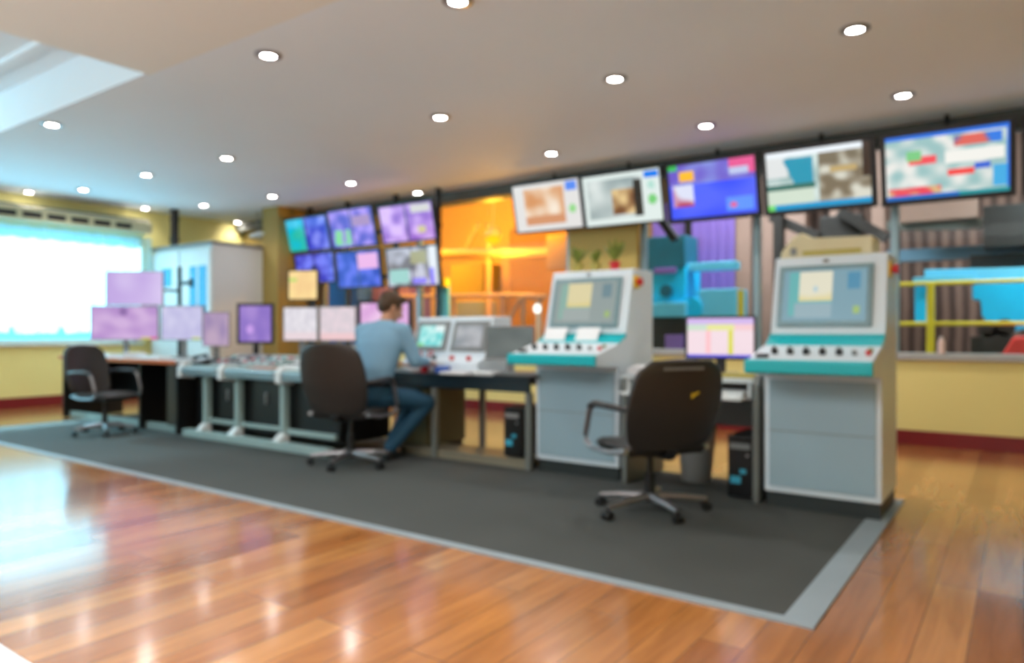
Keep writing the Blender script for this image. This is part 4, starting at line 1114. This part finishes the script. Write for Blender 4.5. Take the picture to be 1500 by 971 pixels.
hb(974, 490, 1000, 514, -.06, .0, 'purple', 'access_cover')
a = at(948, 520, 9.6); MB().span((a.x, .0, 0), (at(1082, 520, 9.6).x, .7, a.z)).build('foundation', M['halldark'], bm_)
bk = at(985, 322, 8.7)
bar('hanging_arm', 'black slanted arm in the hall under the second television', 'arm', 966, 318, 990, 352, 8.9, .1, 'halldark', .1)
# left bay lit orange by added lamps standing in for lens flare
pp = thing('pipe_frame', 'tall cream pipe frame in the orange lit part of the hall', 'pipe frame', (0, 10.0, 0))
def P3(x, y, Y=10.0): q = at(x, y, Y); return (q.x, 0, q.z)
MB().cyl(P3(716, 560), P3(716, 328), .06, n=16).build('upright', M['tan'], pp)
MB().cyl(P3(640, 372), P3(850, 370), .09, n=16).build('cross_pipe', M['tan'], pp)
MB().cyl(P3(678, 372), P3(702, 328), .045, n=12).build('brace', M['tan'], pp)
q = P3(724, 340); MB().ball(q, .10).build('elbow', M['tan'], pp)
pr_ = thing('cream_railing', 'cream handrail with three posts in the orange lit hall', 'railing', (0, 9.5, 0))
def P4(x, y): q = at(x, y, 9.5); return (q.x, 0, q.z)
MB().tube([P4(560, 434), P4(650, 434), P4(780, 432), P4(788, 440), P4(792, 480)], .035, 10).build('rail', M['tan'], pr_)
for x in (608, 664, 736): q = P4(x, 434); MB().cyl((q[0], 0, 0), q, .035, n=12).build('post', M['tan'], pr_)
st = thing('stair_rail', 'slanted cream stair handrail in the hall left of the middle cabinet', 'railing', (0, 9.3, 0))
def P5(x, y): q = at(x, y, 9.3); return (q.x, 0, q.z)
MB().tube([P5(735, 490), P5(762, 437), P5(768, 434), P5(800, 434)], .035, 10).build('rail', M['tan'], st)
for x in (766, 790): q = P5(x, 434); MB().cyl((q[0], 0, 0), q, .04, n=12).build('post', M['tan'], st)
sl_ = thing('flare_lamp', 'added orange lamp in the hall behind the glass, standing in for a lens flare', 'lamp', tuple(at(722, 350, 9.55)))  # lamp added in place of the flare's orange core
MB().cyl((0, 0, .05), (0, 0, .16), .16, .05, n=24).cyl((0, 0, .16), (0, 0, 3.32 - sl_.location.z + 1.8), .012, n=8).build('shade', M['tan'], sl_)
MB().ball((0, 0, -.01), (.12, .12, .07)).build('bulb', emit('flare_glow', (255, 160, 20), 1.6), sl_)
ld_ = bpy.data.lights.new('flare_light', 'POINT'); ld_.energy = 75; ld_.color = (1, .44, .03); ld_.shadow_soft_size = .14
lo_ = bpy.data.objects.new('flare_light', ld_); C.objects.link(lo_); lo_.parent = sl_; lo_.location = (0, 0, -.25)
struct('wall_hall_glow_back', MB().span((-13.9, 12.2, 0), (-6.9, 12.3, 5.2)), mat('glow_backing_sheet', (236, 180, 84), .6, var=.1, scale=2))  # added backing sheet to strengthen the orange glow
lp = thing('hall_lamp', 'small glowing white lamp in the hall at the left edge of the middle cabinet', 'lamp', tuple(at(787, 452, 9.0)))
MB().ball((0, 0, 0), (.055, .055, .07)).build('bulb', emit('hall_bulb', (255, 250, 240), 1.6), lp)
MB().cyl((0, 0, -.06), (0, 0, -lp.location.z), .015, n=10).build('stem', M['pale'], lp)
block('orange_tank', 'large ochre tank behind the cream pipes in the hall', 'tank', 744, 335, 838, 470, 11.2, .9, 'ochre', True, .08)
block('ochre_crate', 'ochre crate at the left of the orange lit hall, under the cream pipe', 'crate', 660, 388, 708, 432, 10.8, .6, 'olive', False)
block('wood_frame_panel', 'brownish framed panel in the hall beside the ochre infill', 'panel', 800, 345, 838, 392, 9.4, .06, 'tan')
block('grey_control_box', 'grey box behind the cream handrail above the slanted unit', 'box', 668, 442, 712, 470, 10.0, .3, 'grey', True)
block('light_blue_post', 'light blue post in the hall behind the slanted unit', 'post', 646, 412, 656, 560, 9.2, .06, 'lightblue', True)
block('yellow_box', 'small bright yellow box right of the bottom right video wall screen', 'box', 636, 408, 652, 420, 9.1, .12, 'yellowplastic')
block('blue_machine_block', 'deep blue machine in the hall under the video wall', 'machine', 480, 395, 524, 470, 9.6, .6, 'blueplastic', True)
block('violet_cabinet', 'violet cabinet in the hall behind the man', 'cabinet', 545, 420, 600, 500, 9.8, .6, 'purple', True)

# ------------------------------------------------------------------ white table corner close to the camera, bottom left
tbl = thing('side_table', 'white table whose corner shows at the bottom left of the photo', 'table', (-1.75, .352, 0))
MB().prism([(-.9, -.62), (.26, -.62), (.34, -.54), (.34, .22), (.26, .30), (-.9, .30)], .42, .45, axis='z', bev=.008).build('tabletop', M['white'], tbl)
for x in (-.8, .24):
    for y in (-.52, .2): MB().cyl((x, y, 0), (x, y, .42), .025, n=12).build('leg', M['chrome'], tbl)
